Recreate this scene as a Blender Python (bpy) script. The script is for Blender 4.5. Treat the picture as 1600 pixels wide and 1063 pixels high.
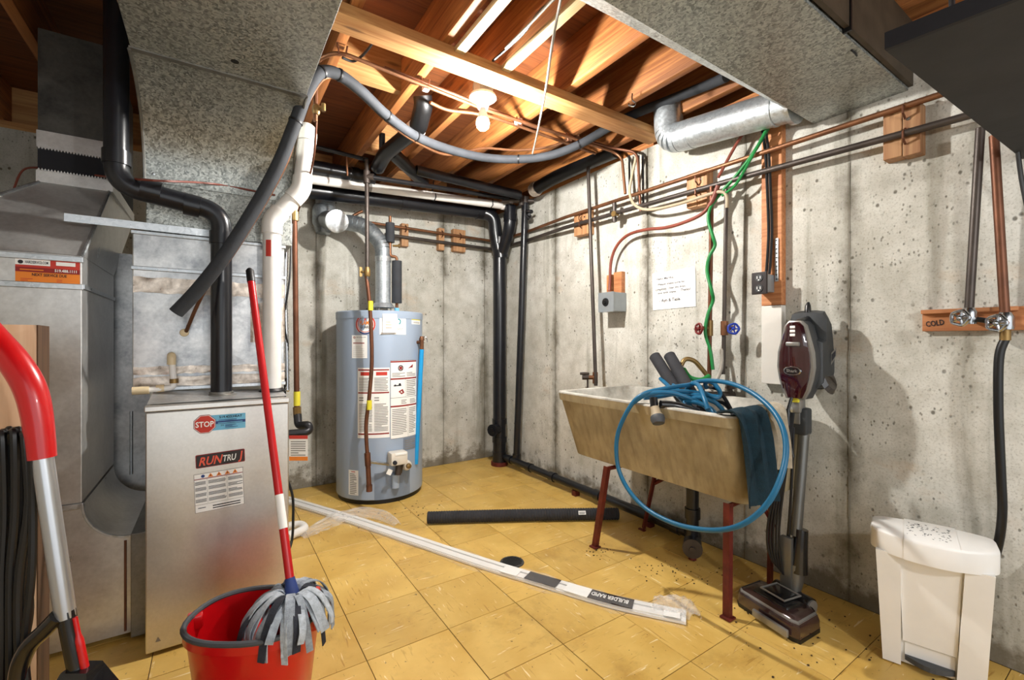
import bpy, bmesh, math, random
from mathutils import Vector, Matrix
random.seed(7)
PI = math.pi
V = Vector
for o in list(bpy.data.objects): bpy.data.objects.remove(o)
sc = bpy.context.scene
COL = sc.collection

# ------------------------------------------------------------------ camera
F, CX, CY, H, YAW = 700.0, 800.0, 531.5, 1.09, math.radians(33.6)
S, C = math.sin(YAW), math.cos(YAW)
cam = bpy.data.cameras.new('camera'); co = bpy.data.objects.new('camera', cam); COL.objects.link(co)
cam.sensor_width = 36; cam.lens = F/1600*36; cam.clip_start = .02
co.location = (0, 0, H); co.rotation_euler = (PI/2, 0, -YAW)
sc.camera = co
sc.view_settings.view_transform = 'Standard'; sc.view_settings.look = 'None'
sc.view_settings.exposure = 0.4; sc.view_settings.gamma = 1; sc.view_settings.use_curve_mapping = False

# ------------------------------------------------------------------ light
w = bpy.data.worlds.new('world'); sc.world = w; w.use_nodes = True
bg = w.node_tree.nodes['Background']; bg.inputs[0].default_value = (.93, .97, 1.0, 1); bg.inputs[1].default_value = 1.3
BULB_STRENGTH = 2700.0
FILL_LAMP_W = 44.0
FILL_LAMP_AT = (1.05, -1.0, 1.72)

# ------------------------------------------------------------------ measuring: a sight line cut with a known plane of the room
def ray(x, y):
    l = (x-CX)/F; u = -(y-CY)/F
    return V((C*l+S, -S*l+C, u))
def at_z(x, y, z=0): r = ray(x, y); return V((0, 0, H))+r*((z-H)/r.z)
def at_x(x, y, X): r = ray(x, y); return V((0, 0, H))+r*(X/r.x)
def at_y(x, y, Y): r = ray(x, y); return V((0, 0, H))+r*(Y/r.y)
def at_d(x, y, d): return V((0, 0, H))+ray(x, y)*d

WX, WY, WT, JB, JT = 2.2, 3.6, 2.26, 2.30, 2.53     # right wall, back wall, wall top, joist bottom, joist top

# ------------------------------------------------------------------ materials
def lin(h):
    h = h.lstrip('#'); r = []
    for i in (0, 2, 4):
        c = int(h[i:i+2], 16)/255
        r.append(c/12.92 if c <= .04045 else ((c+.055)/1.055)**2.4)
    return (*r, 1)
M = {}
class NT:
    def __init__(s, name):
        s.m = bpy.data.materials.new(name); s.m.use_nodes = True; s.t = s.m.node_tree
        s.b = s.t.nodes['Principled BSDF']; M[name] = s.m
    def n(s, t, **k):
        nd = s.t.nodes.new(t)
        for a, v in k.items():
            if a in nd.inputs.keys(): nd.inputs[a].default_value = v
            else: setattr(nd, a, v)
        return nd
    def l(s, a, b): s.t.links.new(a, b)
    def coords(s, scale=(1, 1, 1), kind='Object', rot=(0, 0, 0), loc=(0, 0, 0)):
        tc = s.n('ShaderNodeTexCoord'); mp = s.n('ShaderNodeMapping')
        mp.inputs['Scale'].default_value = scale; mp.inputs['Rotation'].default_value = rot; mp.inputs['Location'].default_value = loc
        if kind == 'World':
            g = s.n('ShaderNodeNewGeometry'); s.l(g.outputs['Position'], mp.inputs[0])
        else: s.l(tc.outputs[kind], mp.inputs[0])
        return mp.outputs[0]
    def noise(s, vec, scale, detail=4, rough=.55, dist=0):
        n = s.n('ShaderNodeTexNoise'); n.inputs['Scale'].default_value = scale; n.inputs['Detail'].default_value = detail
        n.inputs['Roughness'].default_value = rough; n.inputs['Distortion'].default_value = dist
        s.l(vec, n.inputs['Vector']); return n.outputs['Fac']
    def ramp(s, fac, stops, interp='LINEAR'):
        r = s.n('ShaderNodeValToRGB'); e = r.color_ramp; e.interpolation = interp
        while len(e.elements) < len(stops): e.elements.new(.5)
        for i, (p, c) in enumerate(stops):
            e.elements[i].position = p; e.elements[i].color = c if isinstance(c, tuple) else (c, c, c, 1)
        s.l(fac, r.inputs[0]); return r.outputs[0]
    def mix(s, fac, a, b, mode='MIX'):
        x = s.n('ShaderNodeMix', data_type='RGBA', blend_type=mode)
        for sock, v in ((x.inputs[0], fac), (x.inputs[6], a), (x.inputs[7], b)):
            if hasattr(v, 'is_linked') or hasattr(v, 'links'): s.l(v, sock)
            else: sock.default_value = v
        return x.outputs[2]
    def math(s, op, a, b=0.0, c=None):
        x = s.n('ShaderNodeMath', operation=op)
        for i, v in enumerate((a, b, c)):
            if v is None: continue
            if hasattr(v, 'links'): s.l(v, x.inputs[i])
            else: x.inputs[i].default_value = v
        return x.outputs[0]
    def bump(s, h, strength=.3, dist=.01):
        b = s.n('ShaderNodeBump'); b.inputs['Strength'].default_value = strength; b.inputs['Distance'].default_value = dist
        s.l(h, b.inputs['Height']); s.l(b.outputs[0], s.b.inputs['Normal'])
    def set(s, **k):
        for a, v in k.items():
            i = s.b.inputs[a.replace('_', ' ')]
            if hasattr(v, 'links'): s.l(v, i)
            else: i.default_value = v

def plain(name, hexc, rough=.5, metal=0, var=.18, scale=14, bump=0, spec=.5, coat=0):
    t = NT(name); v = t.coords()
    c = lin(hexc); n = t.noise(v, scale, 5)
    d = tuple(x*(1-var) for x in c[:3])+(1,); e = tuple(min(1, x*(1+var*.6)) for x in c[:3])+(1,)
    t.set(Base_Color=t.ramp(n, [(.3, d), (.7, e)]), Roughness=rough, Metallic=metal)
    t.b.inputs['Specular IOR Level'].default_value = spec; t.b.inputs['Coat Weight'].default_value = coat
    if bump: t.bump(t.noise(v, scale*6, 3), bump, .003)
    return t.m
def wood(name, dark, light, axis='y', rough=.65, grain=1.0):
    t = NT(name); sc_ = {'x': (1.1, 22, 22), 'y': (22, 1.1, 22), 'z': (22, 22, 1.1)}[axis]
    v = t.coords(sc_); n = t.noise(v, 1.6*grain, 6, .6, 1.2)
    n2 = t.noise(t.coords((1, 1, 1)), 3, 3)
    oi = t.n('ShaderNodeObjectInfo')
    col = t.ramp(n, [(.28, lin(dark)), (.62, lin(light))])
    col = t.mix(t.math('MULTIPLY', n2, .45), col, lin(dark))
    hs = t.n('ShaderNodeHueSaturation'); t.l(col, hs.inputs['Color']); t.l(t.math('MULTIPLY_ADD', oi.outputs['Random'], .35, .82), hs.inputs['Value'])
    kn = t.n('ShaderNodeTexVoronoi'); kn.inputs['Scale'].default_value = 1.0
    kv = t.coords({'x': (2.2, 9, 9), 'y': (9, 2.2, 9), 'z': (9, 9, 2.2)}[axis]); t.l(kv, kn.inputs['Vector'])
    knot = t.ramp(kn.outputs['Distance'], [(.05, 1.0), (.11, 0.0)])
    t.set(Base_Color=t.mix(t.math('MULTIPLY', knot, .6), hs.outputs[0], lin('3a1c0c')), Roughness=rough); t.bump(n, .15, .004)
    return t.m
def galv(name, dark, light, scale=55, rough=.42, metal=.75, stretch=(1, 1, 1), var=.5):
    t = NT(name); v = t.coords(stretch)
    vo = t.n('ShaderNodeTexVoronoi'); vo.inputs['Scale'].default_value = scale; vo.inputs['Randomness'].default_value = 1
    wv = t.n('ShaderNodeVectorMath', operation='ADD')
    nz = t.n('ShaderNodeTexNoise'); nz.inputs['Scale'].default_value = 60; t.l(v, nz.inputs['Vector'])
    sc2 = t.n('ShaderNodeVectorMath', operation='SCALE'); sc2.inputs['Scale'].default_value = .02; t.l(nz.outputs['Color'], sc2.inputs[0])
    t.l(v, wv.inputs[0]); t.l(sc2.outputs[0], wv.inputs[1]); t.l(wv.outputs[0], vo.inputs['Vector'])
    bw = t.n('ShaderNodeRGBToBW'); t.l(vo.outputs['Color'], bw.inputs[0])
    big = t.noise(v, 2.2, 4)
    f = t.math('ADD', t.math('MULTIPLY', bw.outputs[0], var), t.math('MULTIPLY', big, 1-var))
    t.set(Base_Color=t.ramp(f, [(.25, lin(dark)), (.7, lin(light))]), Metallic=metal,
          Roughness=t.math('MULTIPLY_ADD', bw.outputs[0], .2, rough-.1))
    return t.m

def sheet(name, dark, light, rough=.32, metal=.9, scale=5, fine=70):
    t = NT(name); v = t.coords(); n1 = t.noise(v, scale, 6, .6, .4); n2 = t.noise(v, fine, 3, .6)
    f = t.math('ADD', t.math('MULTIPLY', n1, .75), t.math('MULTIPLY', n2, .25))
    t.set(Base_Color=t.ramp(f, [(.32, lin(dark)), (.66, lin(light))]), Metallic=metal, Roughness=t.math('MULTIPLY_ADD', n1, .22, rough-.1)); t.bump(n1, .06, .01)
    return t.m
def concrete(name, axis, seams):
    """poured concrete; axis = the horizontal world axis along the wall, seams = where form panels met"""
    t = NT(name); v = t.coords((1, 1, 1), 'World')
    sep = t.n('ShaderNodeSeparateXYZ'); t.l(v, sep.inputs[0]); hor = sep.outputs[0 if axis == 'x' else 1]; z = sep.outputs[2]
    n1 = t.noise(v, 1.7, 6, .62); n2 = t.noise(v, 9, 6, .65); n3 = t.noise(v, 60, 3, .6)
    col = t.ramp(n1, [(.25, lin('a7a499')), (.5, lin('c6c4bb')), (.75, lin('d8d6cf'))])
    col = t.mix(t.ramp(n2, [(.42, 0.), (.7, .6)]), col, lin('9b978a'))
    col = t.mix(t.ramp(t.noise(v, 130, 3, .7), [(.52, 0.), (.68, .5)]), col, lin('7d786a'))
    # rusty blotches
    nr = t.noise(t.coords((1.3, 1.3, 2.0), 'World', loc=(3.1, 7.7, 2.2)), 1.9, 5, .6)
    col = t.mix(t.ramp(nr, [(.62, 0.), (.78, .55)]), col, lin('b58f62'))
    # vertical run stains
    st = t.noise(t.coords((5, 5, .45), 'World'), 1.6, 5, .6)
    col = t.mix(t.ramp(st, [(.55, 0.), (.74, .75)]), col, lin('6f6a58'))
    # seams
    wob = t.math('MULTIPLY_ADD', t.noise(v, 11, 6, .7), .1, -.05)
    band = None; line = None
    for s0 in seams:
        d = t.math('ABSOLUTE', t.math('SUBTRACT', t.math('ADD', hor, wob), s0))
        b = t.ramp(d, [(0, 1.0), (.06, 0.)])
        band = b if band is None else t.math('MAXIMUM', band, b)
        dl = t.ramp(t.math('ABSOLUTE', t.math('SUBTRACT', hor, s0)), [(0.002, 1.0), (.006, 0.)])
        line = dl if line is None else t.math('MAXIMUM', line, dl)
    if band is not None:
        gate = t.ramp(t.noise(t.coords((1, 1, 1.4), 'World', loc=(1, 2, 3)), 2.2, 4), [(.38, 0.), (.6, .9)])
        col = t.mix(t.math('MULTIPLY', band, gate), col, lin('4e4838'))
        col = t.mix(t.math('MULTIPLY', line, .6), col, lin('5a5344'))
    # pits
    vo = t.n('ShaderNodeTexVoronoi'); vo.inputs['Scale'].default_value = 26; t.l(t.coords((1, 1, .8), 'World'), vo.inputs['Vector'])
    pit = t.math('MULTIPLY', t.ramp(vo.outputs['Distance'], [(.10, 1.0), (.2, 0.)]), t.ramp(t.noise(v, 7, 2), [(.5, 0.), (.58, 1.0)]))
    vo2 = t.n('ShaderNodeTexVoronoi'); vo2.inputs['Scale'].default_value = 60; t.l(t.coords((1, 1, .6), 'World'), vo2.inputs['Vector'])
    pit2 = t.math('MULTIPLY', t.ramp(vo2.outputs['Distance'], [(.12, 1.0), (.24, 0.)]), t.ramp(t.noise(v, 4, 3), [(.48, 0.), (.6, .8)]))
    pits = t.math('MAXIMUM', pit, pit2)
    col = t.mix(t.math('MULTIPLY', pits, .8), col, lin('4a4436'))
    # splashed dirt along the foot of the wall, with a ragged edge
    foot = t.ramp(t.math('ADD', z, t.math('MULTIPLY_ADD', n2, -.5, .25)), [(.03, .75), (.13, 0.)])
    col = t.mix(foot, col, lin('5d5340'))
    t.set(Base_Color=col, Roughness=.9)
    t.bump(t.math('SUBTRACT', t.math('ADD', t.math('MULTIPLY', n2, .5), t.math('MULTIPLY', n3, .25)), t.math('MULTIPLY', pits, .8)), .5, .006)
    return t.m

# floor tile
t = NT('tile_yellow'); oi = t.n('ShaderNodeObjectInfo'); v0 = t.coords()
va = t.n('ShaderNodeVectorMath', operation='ADD'); t.l(v0, va.inputs[0])
vs = t.n('ShaderNodeVectorMath', operation='SCALE'); vs.inputs['Scale'].default_value = 3.7; t.l(oi.outputs['Location'], vs.inputs[0]); t.l(vs.outputs[0], va.inputs[1])
def stretched(sc_):
    mp = t.n('ShaderNodeMapping'); mp.inputs['Scale'].default_value = sc_; t.l(va.outputs[0], mp.inputs[0]); return mp.outputs[0]
n = t.noise(stretched((1, 1, 1)), 5, 5); col = t.ramp(n, [(.3, lin('c49c4c')), (.7, lin('dcb866'))])
st = t.noise(stretched((9, 75, 1)), 1, 3, .5, .6); col = t.mix(t.ramp(st, [(.66, 0.), (.71, .75)]), col, lin('f2e2b6'))
st2 = t.noise(stretched((7, 60, 1)), 1.3, 3, .5, .6); col = t.mix(t.ramp(st2, [(.63, 0.), (.73, .65)]), col, lin('9a6c24'))
hs = t.n('ShaderNodeHueSaturation'); t.l(col, hs.inputs['Color']); t.l(t.math('MULTIPLY_ADD', oi.outputs['Random'], .16, .92), hs.inputs['Value'])
dirt = t.noise(t.coords((1, 1, 1), 'World'), 3.2, 6, .7); spk = t.noise(t.coords((1, 1, 1), 'World'), 55, 2)
col = t.mix(t.ramp(dirt, [(.55, 0.), (.8, .6)]), hs.outputs[0], lin('7a5420'))
col = t.mix(t.ramp(spk, [(.7, 0.), (.74, .8)]), col, lin('3c2812'))
t.set(Base_Color=col, Roughness=t.ramp(n, [(.3, .34), (.7, .5)])); t.bump(t.noise(stretched((1, 1, 1)), 30, 3), .08, .003)
plain('slab_dark', '3d2b14', .9)

wood('fir_y', '6e3814', 'b97a40', 'y'); wood('fir_x', '9a6230', 'd0a067', 'x'); wood('fir_z', '8f4d20', 'cf8c4e', 'z')
wood('strip_pale', 'c8a36a', 'f0dcae', 'y'); wood('subfloor', '4e2710', '7d4822', 'x'); wood('block_wood', '8c5c38', 'c09468', 'z')
wood('board_orange', '96562e', 'c68a5a', 'y'); wood('stud_dark', '7c3f1c', 'b66c3a', 'z'); wood('panel_birch', 'd8ae88', 'efcfae', 'z', grain=.6)
wood('panel_edge', '3a2818', '6a4c32', 'z'); wood('dark_beam', '2b1a10', '50331f', 'x')
galv('galv_trunk', '6c6f6b', 'b4b7b2', 150, .42, .6, var=.65); galv('galv_bright', 'a3a8ab', 'd6dadd', 90, .36, .85, var=.3); galv('galv_pipe', '9aa1a6', 'cdd4d8', 110, .38, .7, var=.3)
sheet('galv_drop', 'a9a7a4', 'd6d5d2', .3, .6); sheet('galv_coil', '85878a', 'd6d6d4', .34, .75, 7); sheet('furnace_steel', 'c2beb7', 'dcd8d1', .32, .9, 2.5, 120); sheet('galv_dim', '6b6a66', '94928c', .45, .75, 9)
sheet('foil', '8f8072', 'ecdfd0', .3, .5, 26, 60); sheet('galv_shaded', '33322f', '57544e', .5, .6, 8); sheet('flue_grey', '6b7176', 'aab1b5', .42, .75, 12)
plain('abs_black', '16171c', .28, 0, .3); plain('rubber_black', '08080a', .45, 0, .3); plain('foam_grey', '2d3035', .8, 0, .25, bump=.3)
plain('foam_dark', '2b2b2f', .85, 0, .25, bump=.4); plain('pvc_white', 'e6e3de', .35, 0, .06); plain('cpvc_cream', 'dcc9a3', .4, 0, .1)
plain('copper', '7c5338', .45, .6, .35, 9); plain('copper_dull', '6e4632', .5, .6, .35, 9); plain('steel_dark', '4a423d', .45, .5, .3, 9); plain('brass', '8a6f42', .4, .6, .25)
plain('steel_black', '232326', .4, .4, .3); plain('chrome', 'b9bcc0', .2, 1, .1)
plain('red_plastic', 'c20a12', .3, 0, .06, coat=.3); plain('red_handle', 'bb1018', .35, 0, .08); plain('grip_black', '0b0b0d', .5); plain('white_plastic', 'eceae6', .38, 0, .03)
plain('grey_rubber', '45484c', .6); plain('blue_plastic', '1848b8', .35); plain('silver_tube', 'bdbfc2', .28, .8, .05); plain('tank_grey', '9dacc0', .38, .1, .05, 3)
plain('tank_seam', '7d8b9e', .4, .1); plain('paper', 'efeeea', .8, 0, .03); plain('ink', '24242a', .8); plain('ink_grey', '8b8884', .8); plain('label_red', 'c1382c', .7, 0, .05); plain('label_dark_red', '8c1f1c', .7, 0, .05)
plain('label_orange', 'e8842a', .7, 0, .05); plain('label_yellow', 'd6ca34', .6, 0, .05); plain('label_blue', '6fb7d8', .6, 0, .05); plain('label_teal', '1f8a94', .6, 0, .05); plain('label_navy', '233a78', .6); plain('logo_black', '241a18', .5); plain('logo_red', 'e0553a', .5, 0, .05)
plain('hose_blue', '126086', .4, 0, .12); plain('pipe_cyan', '1496d6', .35, 0, .06); plain('cord_green', '0c7a36', .45, 0, .12); plain('cable_red', '7b3a2a', .5, 0, .25); plain('cable_white', '9a948a', .5); plain('cable_beige', 'a8987e', .6)
plain('leg_red', '65231a', .55, .2, .35, 16, .3); plain('towel_teal', '0a2935', .95, 0, .3, 40, .6); plain('rag_beige', 'b0a592', .95, 0, .2, 40, .5); plain('rag_white', 'c9c4b8', .95, 0, .2, 30, .5)
plain('mop_grey', '9aa2ab', .95, 0, .35, 60, .6); plain('mop_dark', '2c2f38', .95, 0, .3, 60, .6); plain('mop_light', 'b4bcc4', .95, 0, .3, 70, .6)
plain('vac_grey', '34373a', .42, 0, .1); plain('vac_rim', '9a9894', .3, .6, .08); plain('vac_maroon', '30060d', .12, 0, .2, 6, coat=1.0); plain('vac_wand', '6d6c68', .35, .6, .1); plain('vac_black', '141416', .25, 0, .1, coat=.4); plain('vac_clear', '2c2624', .15, 0, .15, coat=.8)
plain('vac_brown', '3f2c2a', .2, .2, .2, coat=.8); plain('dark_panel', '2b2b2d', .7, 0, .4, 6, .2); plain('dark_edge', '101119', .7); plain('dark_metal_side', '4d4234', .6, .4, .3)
plain('porcelain', 'e6e4e0', .3, 0, .03); plain('grey_box', '9aa0a4', .4, .5, .08); plain('outlet_brown', '241c1c', .35); plain('wheel_red', '6e1616', .4); plain('wheel_blue', '1c3aa0', .4); plain('gas_control', 'd8d2c6', .4, 0, .05)
plain('canvas_black', '121218', .85); plain('tile_grout', '241a0c', .9); plain('moulding_white', 'eae8e4', .4, 0, .03); plain('drain_iron', '4b4a48', .7, .4, .3, 40, .4); plain('white_paint', 'dedad2', .7, 0, .08, 5, .2); plain('canister_black', '1d1e20', .3)
# tub: brushed buff cement, white rim inside
t = NT('tub_buff'); v = t.coords((30, 30, 1.5), rot=(0.25, 0, 0)); n = t.noise(v, 1.2, 5); n2 = t.noise(t.coords(), 4, 5)
col = t.ramp(n2, [(.3, lin('8f8061')), (.7, lin('b8a884'))]); col = t.mix(t.ramp(n, [(.45, 0.), (.75, .6)]), col, lin('77664a')); t.set(Base_Color=col, Roughness=.75); t.bump(n, .2, .003)
t = NT('tub_inside'); n = t.noise(t.coords(), 7, 6, .65); t.set(Base_Color=t.ramp(n, [(.35, lin('8e8a80')), (.65, lin('d0cdc4'))]), Roughness=.8); t.bump(n, .2, .004)
# clear film
t = NT('clear_film'); t.set(Base_Color=(.95, .95, .95, 1), Roughness=.12, Alpha=.09); t.b.inputs['Specular IOR Level'].default_value = .9; t.bump(t.noise(t.coords(), 45, 4), .8, .01)
t = NT('film_crumple'); t.set(Base_Color=(.93, .91, .88, 1), Roughness=.15, Alpha=.3); t.b.inputs['Specular IOR Level'].default_value = .9; t.bump(t.noise(t.coords(), 60, 4), 1.0, .01)
t = NT('bulb_glow'); t.set(Base_Color=(1, 1, 1, 1)); t.b.inputs['Emission Color'].default_value = (1.0, .975, .93, 1); t.b.inputs['Emission Strength'].default_value = BULB_STRENGTH

# seams where the form panels met, along each wall
SEAM_R = [at_x(x, 500, WX).y for x in (868, 1012, 1165, 1327)]
SEAM_B = [at_y(x, 500, WY).x for x in (494, 693, 757)]
concrete('concrete_right', 'y', SEAM_R); concrete('concrete_back', 'x', SEAM_B); concrete('concrete_left', 'y', [])

# ------------------------------------------------------------------ mesh building
def frame(d):
    d = d.normalized(); a = V((0, 0, 1)) if abs(d.z) < .9 else V((0, 1, 0))
    u = a.cross(d).normalized(); return u, d.cross(u).normalized(), d
def fillet(pts, rad=.04, seg=5):
    pts = [V(p) for p in pts]; out = [pts[0]]
    for i in range(1, len(pts)-1):
        a, b, c = pts[i-1], pts[i], pts[i+1]; d1 = (a-b); d2 = (c-b); r = min(rad, d1.length*.48, d2.length*.48)
        p, q = b+d1.normalized()*r, b+d2.normalized()*r
        for k in range(seg+1):
            s = k/seg; out.append(p*(1-s)**2+b*2*s*(1-s)+q*s*s)
    out.append(pts[-1]); return out
def curve(pts, n=8, closed=False):
    pts = [V(p) for p in pts]; N = len(pts); out = []
    for i in range(N if closed else N-1):
        g = (lambda k: pts[k % N]) if closed else (lambda k: pts[max(0, min(N-1, k))])
        p0, p1, p2, p3 = g(i-1), g(i), g(i+1), g(i+2)
        for k in range(n):
            s = k/n
            out.append(.5*((2*p1)+(p2-p0)*s+(2*p0-5*p1+4*p2-p3)*s*s+(3*p1-p0-3*p2+p3)*s**3))
    if not closed: out.append(pts[-1])
    return out
OFF = {}
class MB:
    def __init__(s): s.v = []; s.f = []; s.mi = []; s.mats = []
    def _m(s, mat):
        if mat is None: return 0
        if mat not in s.mats: s.mats.append(mat)
        return s.mats.index(mat)
    def add(s, vs, fs, mat=None):
        o = len(s.v); m = s._m(mat); s.v += [V(p) for p in vs]; s.f += [tuple(i+o for i in f) for f in fs]; s.mi += [m]*len(fs); return s
    def box(s, lo, hi, bev=0, mat=None, mtx=None):
        lo, hi = V(lo), V(hi); lo, hi = V([min(a, b) for a, b in zip(lo, hi)]), V([max(a, b) for a, b in zip(lo, hi)])
        bm = bmesh.new(); bmesh.ops.create_cube(bm, size=1)
        for p in bm.verts: p.co = V([(a+b)/2+c*(b-a) for a, b, c in zip(lo, hi, p.co)])
        if bev: bmesh.ops.bevel(bm, geom=bm.edges[:], offset=bev, segments=2, affect='EDGES', profile=.5)
        bm.verts.index_update()
        vs = [p.co.copy() for p in bm.verts]
        if mtx: vs = [mtx @ p for p in vs]
        s.add(vs, [[q.index for q in f.verts] for f in bm.faces], mat); bm.free(); return s
    def tube(s, pts, r, n=12, caps=True, closed=False, mat=None, sx=1.0):
        pts = [V(p) for p in pts]; N = len(pts); R = r if isinstance(r, (list, tuple)) else [r]*N
        tg = []
        for i in range(N):
            a = pts[(i-1) % N] if closed else pts[max(i-1, 0)]; b = pts[(i+1) % N] if closed else pts[min(i+1, N-1)]
            tg.append((b-a).normalized())
        u, w_, _ = frame(tg[0]); vs = []; fs = []
        for i in range(N):
            if i:
                ax = tg[i-1].cross(tg[i])
                if ax.length > 1e-7:
                    q = Matrix.Rotation(tg[i-1].angle(tg[i]), 3, ax.normalized()); u = q @ u
                u = (u-tg[i]*u.dot(tg[i])).normalized()
            w_ = tg[i].cross(u)
            vs += [pts[i]+(u*math.cos(2*PI*k/n)*sx+w_*math.sin(2*PI*k/n))*R[i] for k in range(n)]
        for i in range(N if closed else N-1):
            j = (i+1) % N
            fs += [(i*n+k, i*n+(k+1) % n, j*n+(k+1) % n, j*n+k) for k in range(n)]
        if caps and not closed: fs += [tuple(range(n))[::-1], tuple((N-1)*n+k for k in range(n))]
        return s.add(vs, fs, mat)
    def cyl(s, a, b, r, n=16, r2=None, mat=None): return s.tube([a, b], [r, r if r2 is None else r2], n, mat=mat)
    def lathe(s, o, d, prof, n=24, mat=None, arc=1.0):
        u, w_, d = frame(V(d)); o = V(o); vs = []; fs = []
        for r, h in prof: vs += [o+d*h+(u*math.cos(2*PI*k/n)+w_*math.sin(2*PI*k/n))*max(r, 1e-4) for k in range(n)]
        for i in range(len(prof)-1): fs += [(i*n+k, i*n+(k+1) % n, (i+1)*n+(k+1) % n, (i+1)*n+k) for k in range(n)]
        fs += [tuple(range(n))[::-1], tuple((len(prof)-1)*n+k for k in range(n))]
        return s.add(vs, fs, mat)
    def prism(s, poly, dirv, mat=None):
        """poly: 3-D outline, pushed along dirv"""
        poly = [V(p) for p in poly]; d = V(dirv); n = len(poly)
        return s.add(poly+[p+d for p in poly], [tuple(range(n)), tuple(range(2*n-1, n-1, -1))]+[(i, i+n, (i+1) % n+n, (i+1) % n) for i in range(n)], mat)
    def loft(s, rings, mat=None, caps=True, closed=True):
        n = len(rings[0]); vs = [V(p) for r in rings for p in r]; fs = []
        for i in range(len(rings)-1):
            for k in range(n if closed else n-1): fs.append((i*n+k, i*n+(k+1) % n, (i+1)*n+(k+1) % n, (i+1)*n+k))
        if caps and closed: fs += [tuple(range(n))[::-1], tuple((len(rings)-1)*n+k for k in range(n))]
        return s.add(vs, fs, mat)
    def build(s, name, mat=None, parent=None, smooth=True, label=None, origin=None, angle=38):
        if mat: s.mats = [mat] if not s.mats else s.mats
        if origin is not None: off = V(origin)
        elif parent is not None: off = OFF[parent.name]
        else:
            lo = [min(p[i] for p in s.v) for i in range(3)]; hi = [max(p[i] for p in s.v) for i in range(3)]
            off = V(((lo[0]+hi[0])/2, (lo[1]+hi[1])/2, lo[2]))
        me = bpy.data.meshes.new(name); me.from_pydata([p-off for p in s.v], [], s.f)
        for mt in s.mats: me.materials.append(M[mt])
        if len(s.mats) > 1: me.polygons.foreach_set('material_index', s.mi)
        bm = bmesh.new(); bm.from_mesh(me); bmesh.ops.recalc_face_normals(bm, faces=bm.faces[:]); bm.to_mesh(me); bm.free()
        if smooth:
            me.shade_smooth(); me.set_sharp_from_angle(angle=math.radians(angle))
        o = bpy.data.objects.new(name, me); COL.objects.link(o)
        if parent is not None: o.parent = parent
        else: o.location = off
        OFF[o.name] = off
        if label: o['label'] = label
        return o
def tag(o, label, cat, group=None):
    o['label'] = label; o['category'] = cat
    if group: o['group'] = group
    return o
def thing(name, label, cat, loc, group=None):
    o = bpy.data.objects.new(name, None); COL.objects.link(o); o.location = loc; o.empty_display_size = .05
    OFF[o.name] = V(loc); return tag(o, label, cat, group)
def struct(o): o['kind'] = 'structure'; return o
def bx(lo, hi, bev=0): return MB().box(lo, hi, bev)

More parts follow.
